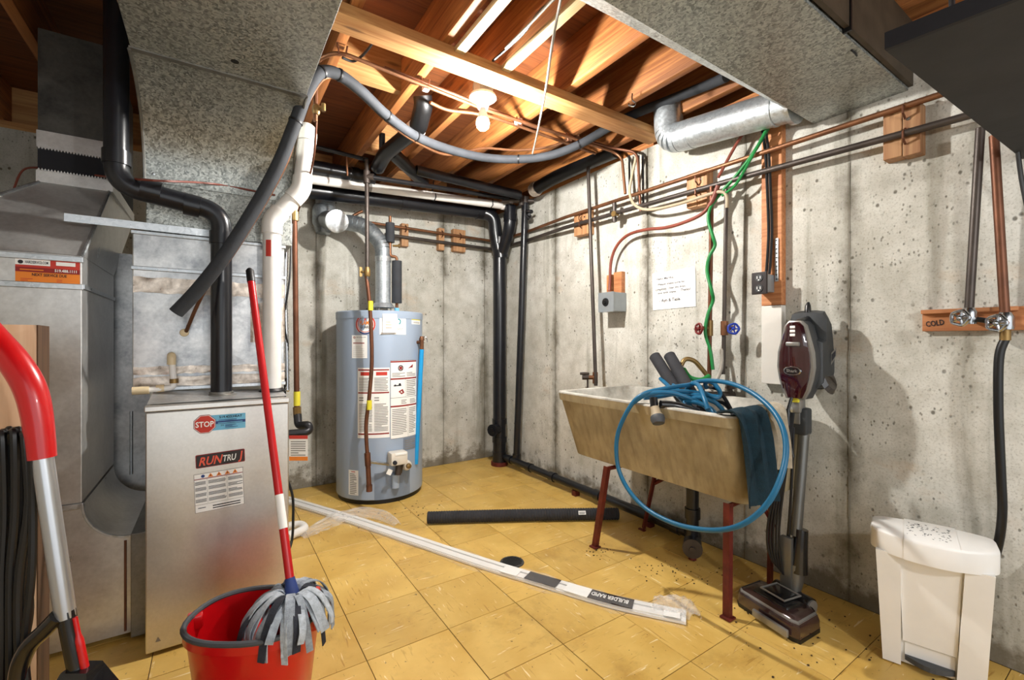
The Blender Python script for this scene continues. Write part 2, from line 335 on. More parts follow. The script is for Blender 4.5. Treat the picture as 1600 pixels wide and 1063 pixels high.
# flat print: outlines in metres on a (u, v) sheet, mapped to a plane or a drum
_tx = {}
def text_geo(txt, bold=False):
    k = (txt, bold)
    if k not in _tx:
        cu = bpy.data.curves.new('t', 'FONT'); cu.body = txt; cu.resolution_u = 2; cu.offset = .022 if bold else 0
        ob = bpy.data.objects.new('t', cu); COL.objects.link(ob); bpy.context.view_layer.update()
        me = bpy.data.meshes.new_from_object(ob.evaluated_get(bpy.context.evaluated_depsgraph_get()))
        vs = [p.co.copy() for p in me.vertices]; fs = [tuple(p.vertices) for p in me.polygons]
        bpy.data.objects.remove(ob); bpy.data.curves.remove(cu); bpy.data.meshes.remove(me)
        x0 = min(p.x for p in vs); x1 = max(p.x for p in vs)
        _tx[k] = ([(p.x-x0, p.y) for p in vs], fs, x1-x0)
    return _tx[k]
class Sheet:
    def __init__(s): s.it = []
    def poly(s, pts, mat, lay=1): s.it.append((list(pts), [tuple(range(len(pts)))], mat, lay)); return s
    def rect(s, u0, v0, u1, v1, mat, lay=1):
        n = max(1, int(abs(u1-u0)/.018)); vs = []; fs = []
        for i in range(n+1): u = u0+(u1-u0)*i/n; vs += [(u, v0), (u, v1)]
        for i in range(n): fs.append((2*i, 2*i+2, 2*i+3, 2*i+1))
        s.it.append((vs, fs, mat, lay)); return s
    def disc(s, u, v, r, mat, lay=1, n=28): return s.poly([(u+r*math.cos(2*PI*i/n), v+r*math.sin(2*PI*i/n)) for i in range(n)], mat, lay)
    def ring(s, u, v, r0, r1, mat, lay=1, n=32, a0=0, a1=2*PI):
        vs = []; 
        for i in range(n+1):
            a = a0+(a1-a0)*i/n; vs += [(u+r0*math.cos(a), v+r0*math.sin(a)), (u+r1*math.cos(a), v+r1*math.sin(a))]
        s.it.append((vs, [(2*i, 2*i+1, 2*i+3, 2*i+2) for i in range(n)], mat, lay)); return s
    def text(s, txt, u, v, width, height, mat, lay=2, bold=False, shear=0, rot=0):
        vs, fs, wd = text_geo(txt, bold); kx = width/wd; ky = height/.7; c_, s_ = math.cos(rot), math.sin(rot); out = []
        for x, y in vs:
            a = x*kx+shear*y*ky; b = y*ky; out.append((u+a*c_-b*s_, v+a*s_+b*c_))
        s.it.append((out, fs, mat, lay)); return s
    def lines(s, u0, v0, u1, v1, n, mat='ink_grey', fill=.45, lay=2, rnd=random.Random(3)):
        h = (v1-v0)/n
        for i in range(n):
            e = u1-(u1-u0)*(rnd.random()*.5 if rnd.random() < .3 else rnd.random()*.05)
            s.rect(u0, v0+i*h, e, v0+i*h+h*fill, mat, lay)
        return s
    def build(s, name, parent, mp, label=None, base='paper', print_name='printed_text', step=.0006):
        lo = [i for i in s.it if i[3] == 0]; hi = [i for i in s.it if i[3] > 0]
        m = MB()
        for vs, fs, mt, lay in lo: m.add([mp(a, b, .0008) for a, b in vs], fs, mt)
        o = m.build(name, parent=parent, smooth=False, label=label)
        if hi:
            m = MB()
            for vs, fs, mt, lay in hi: m.add([mp(a, b, .0008+step*lay) for a, b in vs], fs, mt)
            if parent: m.build(print_name, parent=o, smooth=False)
            else:
                for vs, fs, mt, lay in hi: MB().add([mp(a, b, .0008+step*lay) for a, b in vs], fs, mt).build(print_name, parent=o, smooth=False)
        return o
def plane_map(o, u, v, n):
    o, u, v, n = V(o), V(u).normalized(), V(v).normalized(), V(n).normalized()
    return lambda a, b, h: o+u*a+v*b+n*h

# ================================================================== THE SETTING
floor = struct(bx((-1.4, -1.6, -.06), (WX+.2, WY+.2, -.004)).build('floor', 'slab_dark', smooth=False))
OFF[floor.name] = OFF[floor.name]
T = .305; GAP = .0012
tx0 = at_z(805.5, 941.5).x; ty0 = at_z(805.5, 941.5).y       # a joint crossing seen in the floor
full = None; floc = OFF[floor.name]
def tile_mesh(lo, hi, c):
    bm = bmesh.new(); bmesh.ops.create_cube(bm, size=1)
    for p in bm.verts: p.co = V([(a+b)/2+q*(b-a) for a, b, q in zip(lo, hi, p.co)])-c
    bmesh.ops.bevel(bm, geom=[e for e in bm.edges if all(q.co.z > -.002 for q in e.verts)], offset=.0009, segments=1, affect='EDGES')
    me = bpy.data.meshes.new('tile'); bm.to_mesh(me); bm.free(); me.materials.append(M['tile_yellow']); return me
for i in range(-10, 6):
    for j in range(-6, 8):
        x0, y0 = tx0+i*T, ty0+j*T; x1, y1 = x0+T, y0+T
        cx0, cx1, cy0, cy1 = max(x0, -1.2), min(x1, WX), max(y0, -.5), min(y1, WY)
        if cx1-cx0 < .02 or cy1-cy0 < .02: continue
        c = V(((cx0+cx1)/2, (cy0+cy1)/2, -.0005-random.random()*.0008))
        isfull = cx1-cx0 > T-1e-4 and cy1-cy0 > T-1e-4
        if isfull:
            if full is None: full = tile_mesh((x0+GAP, y0+GAP, -.003), (x1-GAP, y1-GAP, 0), V(((x0+x1)/2, (y0+y1)/2, 0)))
            me = full
        else: me = tile_mesh((cx0+GAP, cy0+GAP, -.003), (cx1-GAP, cy1-GAP, 0), V((c.x, c.y, 0)))
        o = bpy.data.objects.new('tile', me); COL.objects.link(o); o.parent = floor; o.location = c-floc
        if isfull: o.rotation_euler.z = (PI/2)*((i+j) % 2)+PI*random.randint(0, 1)
struct(bx((WX, -1.6, 0), (WX+.2, WY+.2, WT)).build('wall_right', 'concrete_right', smooth=False))
struct(bx((-1.2, WY, 0), (WX, WY+.2, WT)).build('wall_back', 'concrete_back', smooth=False))
struct(bx((-1.4, -1.6, 0), (-1.2, WY+.2, JT)).build('wall_left', 'concrete_left', smooth=False))
# ridges left where the form panels met
for k, (par, lst) in enumerate((('wall_right', SEAM_R), ('wall_back', SEAM_B))):
    for s0 in lst:
        m = MB(); n = 26; rn = random.Random(int(s0*1000))
        for q in range(n):
            z0, z1 = WT*q/n, WT*(q+1)/n; h = .001+rn.random()*.003; wd = .0015+rn.random()*.003
            if k == 0: m.box((WX-h, s0-wd, z0), (WX+.003, s0+wd, z1))
            else: m.box((s0-wd, WY-h, z0), (s0+wd, WY+.003, z1))
        m.build('form_ridge', 'concrete_right' if k == 0 else 'concrete_back', bpy.data.objects[par], smooth=False)
# ceiling: subfloor, sill plates, rim board
ceil = struct(bx((-1.4, -1.6, JT), (WX+.2, WY+.2, JT+.03)).build('ceiling', 'subfloor', smooth=False))
struct(bx((WX+.0, -1.6, WT), (WX+.14, WY+.2, JB)).build('trim_1', 'fir_y', smooth=False))
struct(bx((-1.2, WY, WT), (WX, WY+.14, JB)).build('trim_2', 'fir_x', smooth=False))
struct(bx((WX+.06, -1.6, JB), (WX+.1, WY+.2, JT)).build('trim_3', 'fir_y', smooth=False))
struct(bx((-1.2, WY+.1, JB), (WX+.06, WY+.14, JT)).build('trim_4', 'fir_x', smooth=False))

# ================================================================== CEILING FRAMING
JX = [-.98, -.62, -.27, .08, .43, .79, 1.08, 1.43, 1.77, 2.09]
JN = {.43: 'floor joist beside the galvanized supply trunk, first on the left', .79: 'wide orange floor joist above the hanging lines, left of the bulb', 1.08: 'floor joist directly above the lit bulb',
      1.43: 'floor joist just right of the lit bulb', 1.77: 'floor joist second from the right concrete wall', 2.09: 'floor joist nearest the right concrete wall',
      -.98: 'dark floor joist far left against the left wall', -.62: 'dark floor joist above the narrow return riser', -.27: 'dark floor joist left of the supply trunk', .08: 'floor joist directly above the supply trunk'}
for x in JX:
    tag(bx((x-.02, -1.6, JB), (x+.02, WY+.1, JT-.001), .002).build('floor_joist', 'fir_y', origin=(x, 1.4, JB)), JN[x], 'joist', 'orange floor joists overhead')
tag(bx((.33, 1.665, JB-.045), (2.16, 1.775, JB-.001), .002).build('strapping_board', 'fir_x'), 'long flat board nailed crosswise under the joists in front of the bulb', 'board')
a = [(at_z(707.5, 81, 2.285), at_z(784, 0, 2.285), 'pale wood strip under the joists, left of the two'), (at_z(783, 107, 2.285), at_z(876, 24, 2.285), 'pale wood strip under the joists, right of the two')]
for p, q, lb in a:
    tag(bx((p.x, .95, JB-.024), (p.x+.042, p.y, JB-.001), .002).build('wood_strip', 'strip_pale'), lb, 'strip', 'pale strips nailed under the joists')
# blocking between joists near the left end
for x0, x1, y in ((.45, .77, 2.15), (.81, 1.06, 2.95)):
    tag(bx((x0, y, JB+.02), (x1, y+.04, JT-.002)).build('joist_blocking', 'fir_x'), 'short wood block fitted between joists ' + ('near the supply trunk' if y < 2.5 else 'near the black drain arm'), 'block')

# ================================================================== LAMP
bx_, by_, bz_ = 1.06, 1.845, 2.235
lamp = thing('bulb_lamp', 'bare lit bulb in a white porcelain holder under the joists', 'lamp', (bx_, by_, bz_-.16))
MB().lathe((bx_, by_, bz_+.012), (0, 0, 1), [(.05, 0), (.05, JB-bz_-.014)], 8).build('junction_box', 'grey_box', lamp, smooth=False)
MB().lathe((bx_, by_, bz_+.012), (0, 0, -1), [(.062, 0), (.064, .012), (.052, .02), (.034, .028), (.026, .052), (.024, .06)], 32).build('lamp_holder', 'porcelain', lamp)
MB().lathe((bx_, by_, bz_-.046), (0, 0, -1), [(.014, 0), (.016, .012), (.023, .036), (.027, .054)], 32).build('bulb_collar', 'porcelain', lamp)
MB().lathe((bx_, by_, bz_-.1), (0, 0, -1), [(.027, 0), (.03, .01), (.031, .02), (.027, .036), (.017, .047), (.003, .052)], 32).build('bulb', 'bulb_glow', lamp)
# added fill bulb, unseen behind the viewer, to lift the right side
rx, ry, rz = FILL_LAMP_AT
lamp2 = thing('bulb_lamp', 'added fill bulb in porcelain holder, unseen behind the viewer', 'lamp', (rx, ry, rz-.05))
MB().lathe((rx, ry, rz+.17), (0, 0, -1), [(.01, 0), (.022, .012), (.024, .06), (.02, .09)], 24).build('lamp_holder', 'porcelain', lamp2); MB().cyl((rx, ry, rz+.16), (rx, ry, JT), .004, 8).build('cord', 'rubber_black', lamp2)
ld = bpy.data.lights.new('fill_lamp', 'POINT'); ld.energy = FILL_LAMP_W; ld.shadow_soft_size = .06; ld.color = (1, .97, .93)
lo = bpy.data.objects.new('fill_lamp_light', ld); COL.objects.link(lo); lo.location = V((0, 0, 0)); lo.parent = lamp2

# ================================================================== SUPPLY TRUNK (over the furnace, running to the viewer)
TX0, TX1, TZ, TY = -.222, .292, 2.02, 1.86      # sides, underside, where the throat starts
PY = 2.24; PZ = 1.71
tr = thing('supply_duct', 'large galvanized supply trunk curving up from the furnace and overhead', 'duct', (0.03, 2.5, 1.51))
bx((TX0, -1.2, TZ), (TX1, TY, JB-.012), .003).build('trunk', 'galv_trunk', tr, smooth=False)
m = MB(); ring0 = []; ring1 = []
for k in range(13):
    a = PI/2*k/12; y = TY+(PY-TY)*math.sin(a); z = PZ+(TZ-PZ)*math.cos(a)
    ring0.append(V((TX0, y, z))); ring1.append(V((TX1, y, z)))
m.prism(ring0+[V((TX0, 2.86, PZ)), V((TX0, 2.86, JB-.012)), V((TX0, TY, JB-.012))], (TX1-TX0, 0, 0))
m.build('throat_elbow', 'galv_trunk', tr, angle=30)
for X in (TX0-.004, TX1+.002): MB().tube([V((X, p.y-.002, p.z-.004)) for p in ring0], .005, 6).build('elbow_seam', 'galv_dim', tr)
bx((TX0-.004, TY-.012, TZ-.004), (TX1+.004, TY+.01, TZ+.002)).build('joint_strip', 'galv_dim', tr, smooth=False)
bx((TX0, PY, 1.515), (TX1, 2.86, PZ), .003).build('plenum', 'galv_trunk', tr, smooth=False)
hp = at_z(367, 96, TZ); MB().cyl(hp+V((0, 0, -.0015)), hp+V((0, 0, .002)), .012, 16).build('test_hole', 'rubber_black', tr)
for x, y in ((240, 272), (455, 292)): p = at_y(x, y, PY); MB().lathe(p, (0, -1, 0), [(.006, 0), (.006, .003), (.002, .005)], 8).build('screw', 'galv_bright', tr)

# ================================================================== COOLING COIL CABINET
CX0, CX1 = -.262, .262
coil = thing('coil_cabinet', 'patched galvanized coil cabinet with foil tape standing on the furnace', 'cabinet', (0, 2.5, .862))
bx((CX0, PY-.004, .9), (CX1, 2.82, 1.505), .004).build('body', 'galv_coil', coil, smooth=False)
for za, zb, mt, dy in ((1.36, 1.375, 'galv_bright', .012), (1.498, 1.512, 'galv_bright', .014), (.89, .905, 'galv_bright', .012)):
    bx((CX0-.004, PY-dy, za), (CX1+.004, PY+.01, zb), .002).build('flange', mt, coil, smooth=False)
def foil(name, x0, x1, z0, z1, seed):
    rn = random.Random(seed); nx, nz = 26, 4; vs = []; fs = []
    for i in range(nx+1):
        for j in range(nz+1):
            e = (rn.random()-.5)*.006 if j in (0, nz) else 0
            vs.append((x0+(x1-x0)*i/nx, PY-.006-rn.random()*.0055, z0+(z1-z0)*j/nz+e))
    for i in range(nx):
        for j in range(nz): a = i*(nz+1)+j; fs.append((a, a+nz+1, a+nz+2, a+1))
    MB().add(vs, fs).build(name, 'foil', coil, angle=180)
foil('foil_tape', CX0+.003, CX1, 1.275, 1.335, 1); foil('foil_tape', CX0+.003, CX1, .955, .985, 2); foil('foil_tape', CX0+.003, CX1, .905, .945, 3); foil('foil_tape', .13, CX1, 1.08, 1.25, 4)
# cross-broken cover panel
m = MB(); z0, z1 = .99, 1.27; xm, zm = -.02, 1.13; yq = PY-.0055
m.add([(CX0+.004, yq, z0), (.12, yq, z0), (.12, yq, z1), (CX0+.004, yq, z1), (xm-.05, yq-.006, zm)], [(0, 1, 4), (1, 2, 4), (2, 3, 4), (3, 0, 4)]).build('cover_panel', 'galv_coil', coil, smooth=False)
gp = at_y(288, 520, PY-.01); MB().lathe(gp, (0, -1, 0), [(.016, 0), (.014, .008), (.006, .012)], 14).build('grommet', 'cpvc_cream', coil)
# cream condensate drain out of the coil
cd = thing('condensate_trap', 'cream plastic condensate elbow and drain pipe on coil cabinet front', 'pipe', at_y(270, 600, 2.2))
p0 = at_y(268, 556, PY-.01); p1 = at_y(268, 556, PY-.05); p2 = at_y(272, 606, PY-.05); p3 = at_y(212, 611, PY-.06)
MB().tube(fillet([p0, p1, p2, p3], .018), .011, 12).build('pipe', 'pvc_white', cd)
MB().tube(fillet([p0, p1, p1+V((0, 0, -.035))], .014), .0145, 12).build('elbow', 'cpvc_cream', cd)
MB().cyl(p2+V((0, 0, .035)), p2+V((0, 0, .018)), .0145).build('collar', 'brass', cd)
MB().cyl(p2+V((-.03, 0, .0)), p2+V((-.055, 0, -.001)), .0145).build('collar', 'cpvc_cream', cd)
MB().cyl(p3+V((-.01, 0, 0)), p3+V((.04, 0, .0006)), .015).build('cap', 'cpvc_cream', cd)

# ================================================================== FURNACE
FX0, FX1, FY, FZ = -.197, .246, 1.97, .862
fu = thing('furnace', 'low galvanized furnace cabinet with stickers on its door', 'furnace', (.025, 2.3, 0))
bx((FX0+.004, FY+.02, 0.012), (FX1-.004, 2.8, FZ-.004), .004).build('cabinet', 'furnace_steel', fu, smooth=False)
bx((FX0, FY, .012), (FX1, FY+.024, FZ-.022), .004).build('door', 'furnace_steel', fu, smooth=False)
bx((FX0-.003, FY-.004, FZ-.02), (FX1+.003, FY+.03, FZ), .003).build('top_rail', 'furnace_steel', fu, smooth=False)
m = MB(); m.add([(FX0, FY+.04, FZ+.002), (FX1, FY+.04, FZ+.002), (FX1, PY-.01, FZ+.01), (FX0, PY-.01, FZ+.03)], [(0, 1, 2, 3)]).build('top_sheet', 'galv_coil', fu, smooth=False)
bx((FX0+.01, FY+.03, 0), (FX1-.01, 2.78, .012)).build('base', 'steel_black', fu, smooth=False)
fm = plane_map((0, FY-.0005, 0), (1, 0, 0), (0, 0, 1), (0, -1, 0))
def FP(x, y): p = at_y(x, y, FY); return p.x, p.z
# STOP sticker
u, v_ = FP(320, 663); R = .036; oc = lambda r: [(u+r*math.cos(PI/8+PI/4*i), v_+r*math.sin(PI/8+PI/4*i)) for i in range(8)]
u1, v1 = FP(386, 645); sh = Sheet(); u0 = u+.012
sh.rect(u0, v_-.026, u0+.115, v_+.03, 'label_blue', 0).rect(u0+.02, v_-.003, u0+.115, v_+.007, 'label_navy', 1)
sh.text('519.433.HEAT', u0+.032, v_+.017, .072, .0085, 'ink', 2, True).lines(u0+.03, v_+.009, u0+.108, v_+.014, 1, 'label_navy').lines(u0+.028, v_-.001, u0+.108, v_+.005, 1, 'label_blue')
sh.text('25', u0+.036, v_-.012, .01, .006, 'ink', 2).lines(u0+.05, v_-.018, u0+.09, v_-.006, 3, 'label_navy')
sh.build('sticker', fu, fm, 'blue contact sticker beside the stop sign')
Sheet().poly(oc(R), 'paper', 2).poly(oc(R*.93), 'label_red', 3).text('STOP', u-.027, v_-.0085, .054, .019, 'paper', 4, True).build('printed_stop', fu, fm) if False else None
sh = Sheet(); sh.poly(oc(R), 'label_dark_red', 0).poly(oc(R*.95), 'paper', 1).poly(oc(R*.9), 'label_red', 2).text('STOP', u-.0275, v_-.0095, .055, .0195, 'paper', 3, True)
sh.build('sticker', fu, lambda a, b, h: fm(a, b, h+.002), 'red octagonal stop sticker')
# maker's plate
ua, va_ = FP(306, 733); ub, vb = FP(383, 708); vc = FP(306, 712)[1]
def tilt(o, ang):
    c_, s_ = math.cos(ang), math.sin(ang); return lambda a, b, h: fm(o[0]+a*c_-b*s_, o[1]+a*s_+b*c_, h)
W_, H_ = ub-ua, vc-va_
sh = Sheet(); rr = .004
def rrect(w_, h_, i=0): 
    pts = []
    for cx, cy, a0 in ((w_-i-rr, i+rr, -PI/2), (w_-i-rr, h_-i-rr, 0), (i+rr, h_-i-rr, PI/2), (i+rr, i+rr, PI)):
        for k in range(4): a = a0+PI/2*k/3; pts.append((cx+rr*math.cos(a), cy+rr*math.sin(a)))
    return pts
sh.poly(rrect(W_, H_), 'label_dark_red', 0).poly(rrect(W_, H_, .0025), 'logo_black', 1)
sh.text('RUN', W_*.06, H_*.18, W_*.44, H_*.62, 'logo_red', 2, True, .25).text('TRU', W_*.53, H_*.26, W_*.27, H_*.46, 'paper', 2, True, .15).text('J', W_*.86, H_*.26, W_*.07, H_*.6, 'logo_red', 2, True, .15)
sh.build('name_plate', fu, tilt((ua, va_), .035), 'black and red name plate')
# warning label
ua, va_ = FP(305, 803); ub, _ = FP(382, 790); vt = FP(305, 742)[1]; W_, H_ = ub-ua, vt-va_
sh = Sheet(); sh.rect(0, 0, W_, H_, 'ink_grey', 0).rect(.0015, .0015, W_-.0015, H_-.0015, 'paper', 1).rect(.0015, H_*.855, W_-.0015, H_*.875, 'label_dark_red', 2)
for k, x in enumerate((.33, .5, .67, .83)): sh.poly([(W_*(x-.055), H_*.885), (W_*(x+.055), H_*.885), (W_*x, H_*.985)], 'label_orange', 2).rect(W_*x-.0012, H_*.9, W_*x+.0012, H_*.95, 'ink', 3)
sh.disc(W_*.18, H_*.93, H_*.04, 'label_navy', 2)
for x0, x1 in ((.02, .24), (.28, .64), (.68, .98)):
    sh.rect(W_*(x1+.015), H_*.22, W_*(x1+.015)+.0006, H_*.85, 'ink_grey', 2) if x1 < .9 else None
    for q in range(4): sh.lines(W_*x0, H_*(.27+.15*q), W_*x1, H_*(.36+.15*q), 3, 'ink', .5)
sh.rect(.0015, H_*.2, W_-.0015, H_*.206, 'ink', 2).lines(W_*.06, H_*.11, W_*.22, H_*.15, 1, 'ink').lines(W_*.35, H_*.05, W_*.92, H_*.17, 2, 'ink')
sh.build('sticker', fu, tilt((ua, va_), .035), 'white warning label with orange triangles')
u, v_ = FP(247, 1000); Sheet().poly([(u-.008, v_-.006), (u+.008, v_-.006), (u, v_+.01)], 'ink_grey', 0).build('small_sticker', fu, fm)

# ================================================================== BLACK INTAKE PIPE AND WHITE EXHAUST PIPE
ap = V((.024, 2.155, 0)); zt = 1.09+(531.5-332)/700*(S*ap.x+C*ap.y); lft = at_y(182, 288, 2.155)
ab = thing('intake_pipe', 'black plastic intake pipe rising from furnace and turning left to ceiling', 'pipe', (ap.x, ap.y, FZ))
MB().tube(fillet([(ap.x, ap.y, FZ+.002), (ap.x, ap.y, zt), (lft.x, ap.y, lft.z), (lft.x, ap.y, JB+.1)], .07, 8), .037, 24).build('pipe', 'abs_black', ab)
for a, b in (((ap.x, ap.y, zt-.13), (ap.x, ap.y, zt-.08)), ((lft.x+.07, ap.y, lft.z-.004), (lft.x+.13, ap.y, lft.z-.012)), ((ap.x-.12, ap.y, zt+.015), (ap.x-.07, ap.y, zt+.008)), ((lft.x, ap.y, lft.z+.07), (lft.x, ap.y, lft.z+.12))):
    MB().cyl(a, b, .042, 24).build('coupling', 'abs_black', ab)
MB().lathe((ap.x, ap.y, FZ+.001), (0, 0, 1), [(.055, 0), (.055, .006), (.042, .012), (.042, .02)], 24).build('flange', 'galv_dim', ab)

d0 = 1.93; q0 = at_d(425, 610, d0); q1 = at_d(425, 345, d0); q2 = at_d(471, 297, 1.97); q3 = at_d(481, 205, 2.02); q4 = at_d(455, 218, 2.25)
q0 = V((q1.x, q1.y, FZ+.002))
wp = thing('exhaust_pipe', 'white plastic exhaust pipe on furnace top with offset bends', 'pipe', q0)
MB().tube(fillet([q0, q1, q2, q3, q4, at_d(440, 280, 2.5)], .05, 6), .036, 24).build('pipe', 'pvc_white', wp)
for p, nx, pr in ((q1, q2, q0), (q2, q3, q1), (q3, q4, q2)):
    a = (pr-p).normalized()*.058; b = (nx-p).normalized()*.058
    MB().tube(fillet([p+a, p, p+b], .05, 6), .0405, 24).build('elbow', 'pvc_white', wp)
MB().lathe(q0, (0, 0, 1), [(.05, 0), (.05, .01), (.041, .02)], 24).build('collar', 'rubber_black', wp)
for z0, hh, px_ in ((1.5, .07, 420), (1.86, .02, 478)):
    pass
zc = q1.z-.16; m = MB(); m2 = MB()
for m_, a0, a1, mt, r_ in ((m, -2.35, -1.75, None, .0366), (m2, -1.75, -1.35, None, .0366)):
    vs = []; 
    for k in range(9): a = a0+(a1-a0)*k/8; vs += [(q1.x+r_*math.cos(a), q1.y+r_*math.sin(a), zc), (q1.x+r_*math.cos(a), q1.y+r_*math.sin(a), zc+.07)]
    m_.add(vs, [(2*k, 2*k+2, 2*k+3, 2*k+1) for k in range(8)])
m.build('printed_label', 'label_red', wp); m2.build('printed_label', 'paper', wp)

# ================================================================== RETURN AIR DUCT
RX1, RX0, RY0, RY1 = -.386, -.86, 2.14, 2.735
rt = thing('return_duct', 'tall galvanized return air drop with service sticker left of furnace', 'duct', (-.6, 2.45, 0))
bx((RX0, RY0, .52), (RX1, RY1, 1.385), .003).build('drop', 'galv_drop', rt, smooth=False)
for zz in (1.36, 1.265, .5): bx((RX0, RY0-.006, zz), (RX1+.004, RY0+.006, zz+.02), .002).build('joint_strip', 'galv_bright', rt, smooth=False)
bx((RX1-.002, RY0+.004, 1.27), (RX1+.006, RY1, 1.285)).build('joint_strip', 'galv_bright', rt, smooth=False)
lo4 = [V((RX0, RY0, 1.385)), V((RX1, RY0, 1.385)), V((RX1, RY1, 1.385)), V((RX0, RY1, 1.385))]
up4 = [V((-.565, 2.45, 1.7)), V((-.362, 2.45, 1.7)), V((-.352, 3.03, 1.7)), V((-.565, 3.03, 1.7))]
MB().loft([lo4, up4]).build('transition', 'galv_drop', rt, smooth=False)
MB().tube([lo4[1]+V((.002, -.002, 0)), up4[1]+V((.002, -.002, 0))], .006, 6).build('corner_bead', 'galv_bright', rt)
MB().tube([lo4[0]+V((.002, -.002, 0)), up4[0]+V((.002, -.002, 0))], .006, 6).build('corner_bead', 'galv_bright', rt)
def collar(z0, z1, mat, nm, grow=0, teeth=None):
    bx((-.567-grow, 2.448-grow, z0), (-.352+grow, 3.03+grow, z1)).build(nm, mat, rt, smooth=False)
    if teeth:
        m = MB(); n = 24
        for k in range(n):
            x = -.567+(.215)*k/n; w_ = .215/n; zt_ = z1 if teeth > 0 else z0
            m.add([(x, 2.446-grow, zt_), (x+w_, 2.446-grow, zt_), (x+w_/2, 2.446-grow, zt_+teeth*.009)], [(0, 1, 2)])
        m.build('toothed_edge', mat, rt, smooth=False)
collar(1.7, 1.745, 'galv_drop', 'collar', .004, 1); collar(1.75, 1.83, 'canvas_black', 'canvas_connector'); collar(1.835, 1.9, 'galv_drop', 'collar', .003, -1)
bx((-.567, 2.45, 1.9), (-.352, 3.03, JB-.005)).build('riser', 'galv_shaded', rt, smooth=False)  # dark sheet metal, with the shade of this corner put into its colour
# elbow at the foot
m = MB(); arc = []
for k in range(11):
    a = PI/2*k/10; arc.append((-.386+.132*(1-math.cos(a)), .511-.14*math.sin(a)))
pol = [(RX0, .511)]+arc+[(-.254, .02), (-.62, .02), (-.76, .08), (RX0, .2)]
m.prism([V((x, RY0, z)) for x, z in pol], (0, RY1-RY0, 0)).build('foot_elbow', 'galv_drop', rt, angle=25)
MB().tube([V((x+.002, RY0-.001, z+.002)) for x, z in arc], .005, 6).build('elbow_seam', 'galv_bright', rt)
MB().tube([V((-.27, RY0-.001, .03)), V((-.27, RY0-.001, .36))], .004, 6).build('elbow_seam', 'copper_dull', rt)
bx((-.252, RY0-.03, .012), (FX0-.002, 2.7, .388), .003).build('filter_slot', 'galv_dim', rt, smooth=False)
bx((-.5, 2.79, .35), (-.262, 2.86, 1.5)).build('back_panel', 'galv_coil', rt, smooth=False)
MB().tube([(-.33, 2.785, .45), (-.33, 2.785, .75)], .006, 6).build('wire', 'galv_bright', rt)
# braces crossing the transition
p, q = at_y(100, 333, 2.2), at_y(332, 360, PY-.012)
MB().prism([p, p+V((0, 0, -.028)), q+V((0, 0, -.028)), q], (0, .003, 0)).build('hanger_strip', 'galv_bright', rt, smooth=False)
p, q = at_y(135, 637, RY0-.004), at_y(232, 640, RY0-.02)
# service sticker
o_ = at_y(24, 443, RY0-.001); o2 = at_y(125, 448, RY0-.001); top = at_y(24, 400, RY0-.001); W_, H_ = (o2-o_).length, top.z-o_.z
rm = plane_map(o_+V((0, -.0005, 0)), (o2-o_), (0, 0, 1), (0, -1, 0))
sh = Sheet(); sh.rect(0, 0, W_, H_, 'label_orange', 0).rect(0, H_*.45, W_, H_, 'label_red', 1).rect(0, H_*.45, W_, H_*.62, 'label_dark_red', 2).rect(0, H_*.95, W_, H_, 'label_dark_red', 2)
sh.rect(0, H_*.7, W_*.53, H_*.91, 'paper', 3).disc(W_*.08, H_*.8, H_*.07, 'ink', 4).text('HARDSERVICE.COM', W_*.15, H_*.76, W_*.35, H_*.1, 'ink', 4, True).rect(W_*.62, H_*.74, W_*.93, H_*.88, 'paper', 3)
sh.text('519.488.1111', W_*.6, H_*.5, W_*.35, H_*.1, 'paper', 4, True).lines(W_*.07, H_*.51, W_*.52, H_*.57, 1, 'label_orange', .6, 4).text('NEXT SERVICE DUE', W_*.25, H_*.31, W_*.54, H_*.1, 'ink', 3, True)
sh.lines(W_*.08, H_*.06, W_*.27, H_*.25, 3, 'label_red', .3).lines(W_*.63, H_*.06, W_*.72, H_*.25, 3, 'label_red', .3)
sh.build('sticker', rt, rm, 'red and orange service sticker')
# red control wire
pts = [at_d(0, 335, 1.75), at_d(18, 305, 1.8), at_d(34, 268, 1.8), at_d(60, 262, 1.8), at_d(110, 268, 1.82), at_d(165, 276, 1.8), at_y(240, 282, 2.05), at_y(330, 287, PY-.012), at_y(405, 300, PY-.012), at_y(430, 305, PY-.012)]
tag(MB().tube(curve(pts, 6), .004, 6).build('control_wire', 'cable_red'), 'thin red control wire strung across the return duct and plenum', 'wire')

# ================================================================== RIGHT-HAND TRUNK, ROUND BRANCH, DARK SHELF
xt = thing('branch_duct', 'flat galvanized trunk crossing overhead to the right concrete wall', 'duct', (1.3, .8, 2.04))
x0, x1 = .36, WX-.003
prof = lambda Y0, Y1, Yc, zc: [(Y0, 2.04), (Y1, 2.04), (Yc, zc), (Yc, JB-.008), (Y0, JB-.008)]
MB().loft([[V((x0, y, z)) for y, z in prof(.60, .90, 1.03, 2.12)], [V((x1, y, z)) for y, z in prof(.585, .905, .925, 2.06)]]).build('trunk', 'galv_trunk', xt, smooth=False)
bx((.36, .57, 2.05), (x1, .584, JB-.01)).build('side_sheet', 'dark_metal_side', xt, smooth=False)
for X in (1.62, ): bx((X-.004, .565, 2.036), (X+.004, .588, JB-.01)).build('joint_strip', 'rubber_black', xt, smooth=False)
hk = at_z(1330, 78, 2.04); MB().tube([hk, hk+V((.02, -.004, -.006)), hk+V((.045, .0, -.004))], .003, 6).build('clip', 'steel_black', xt)

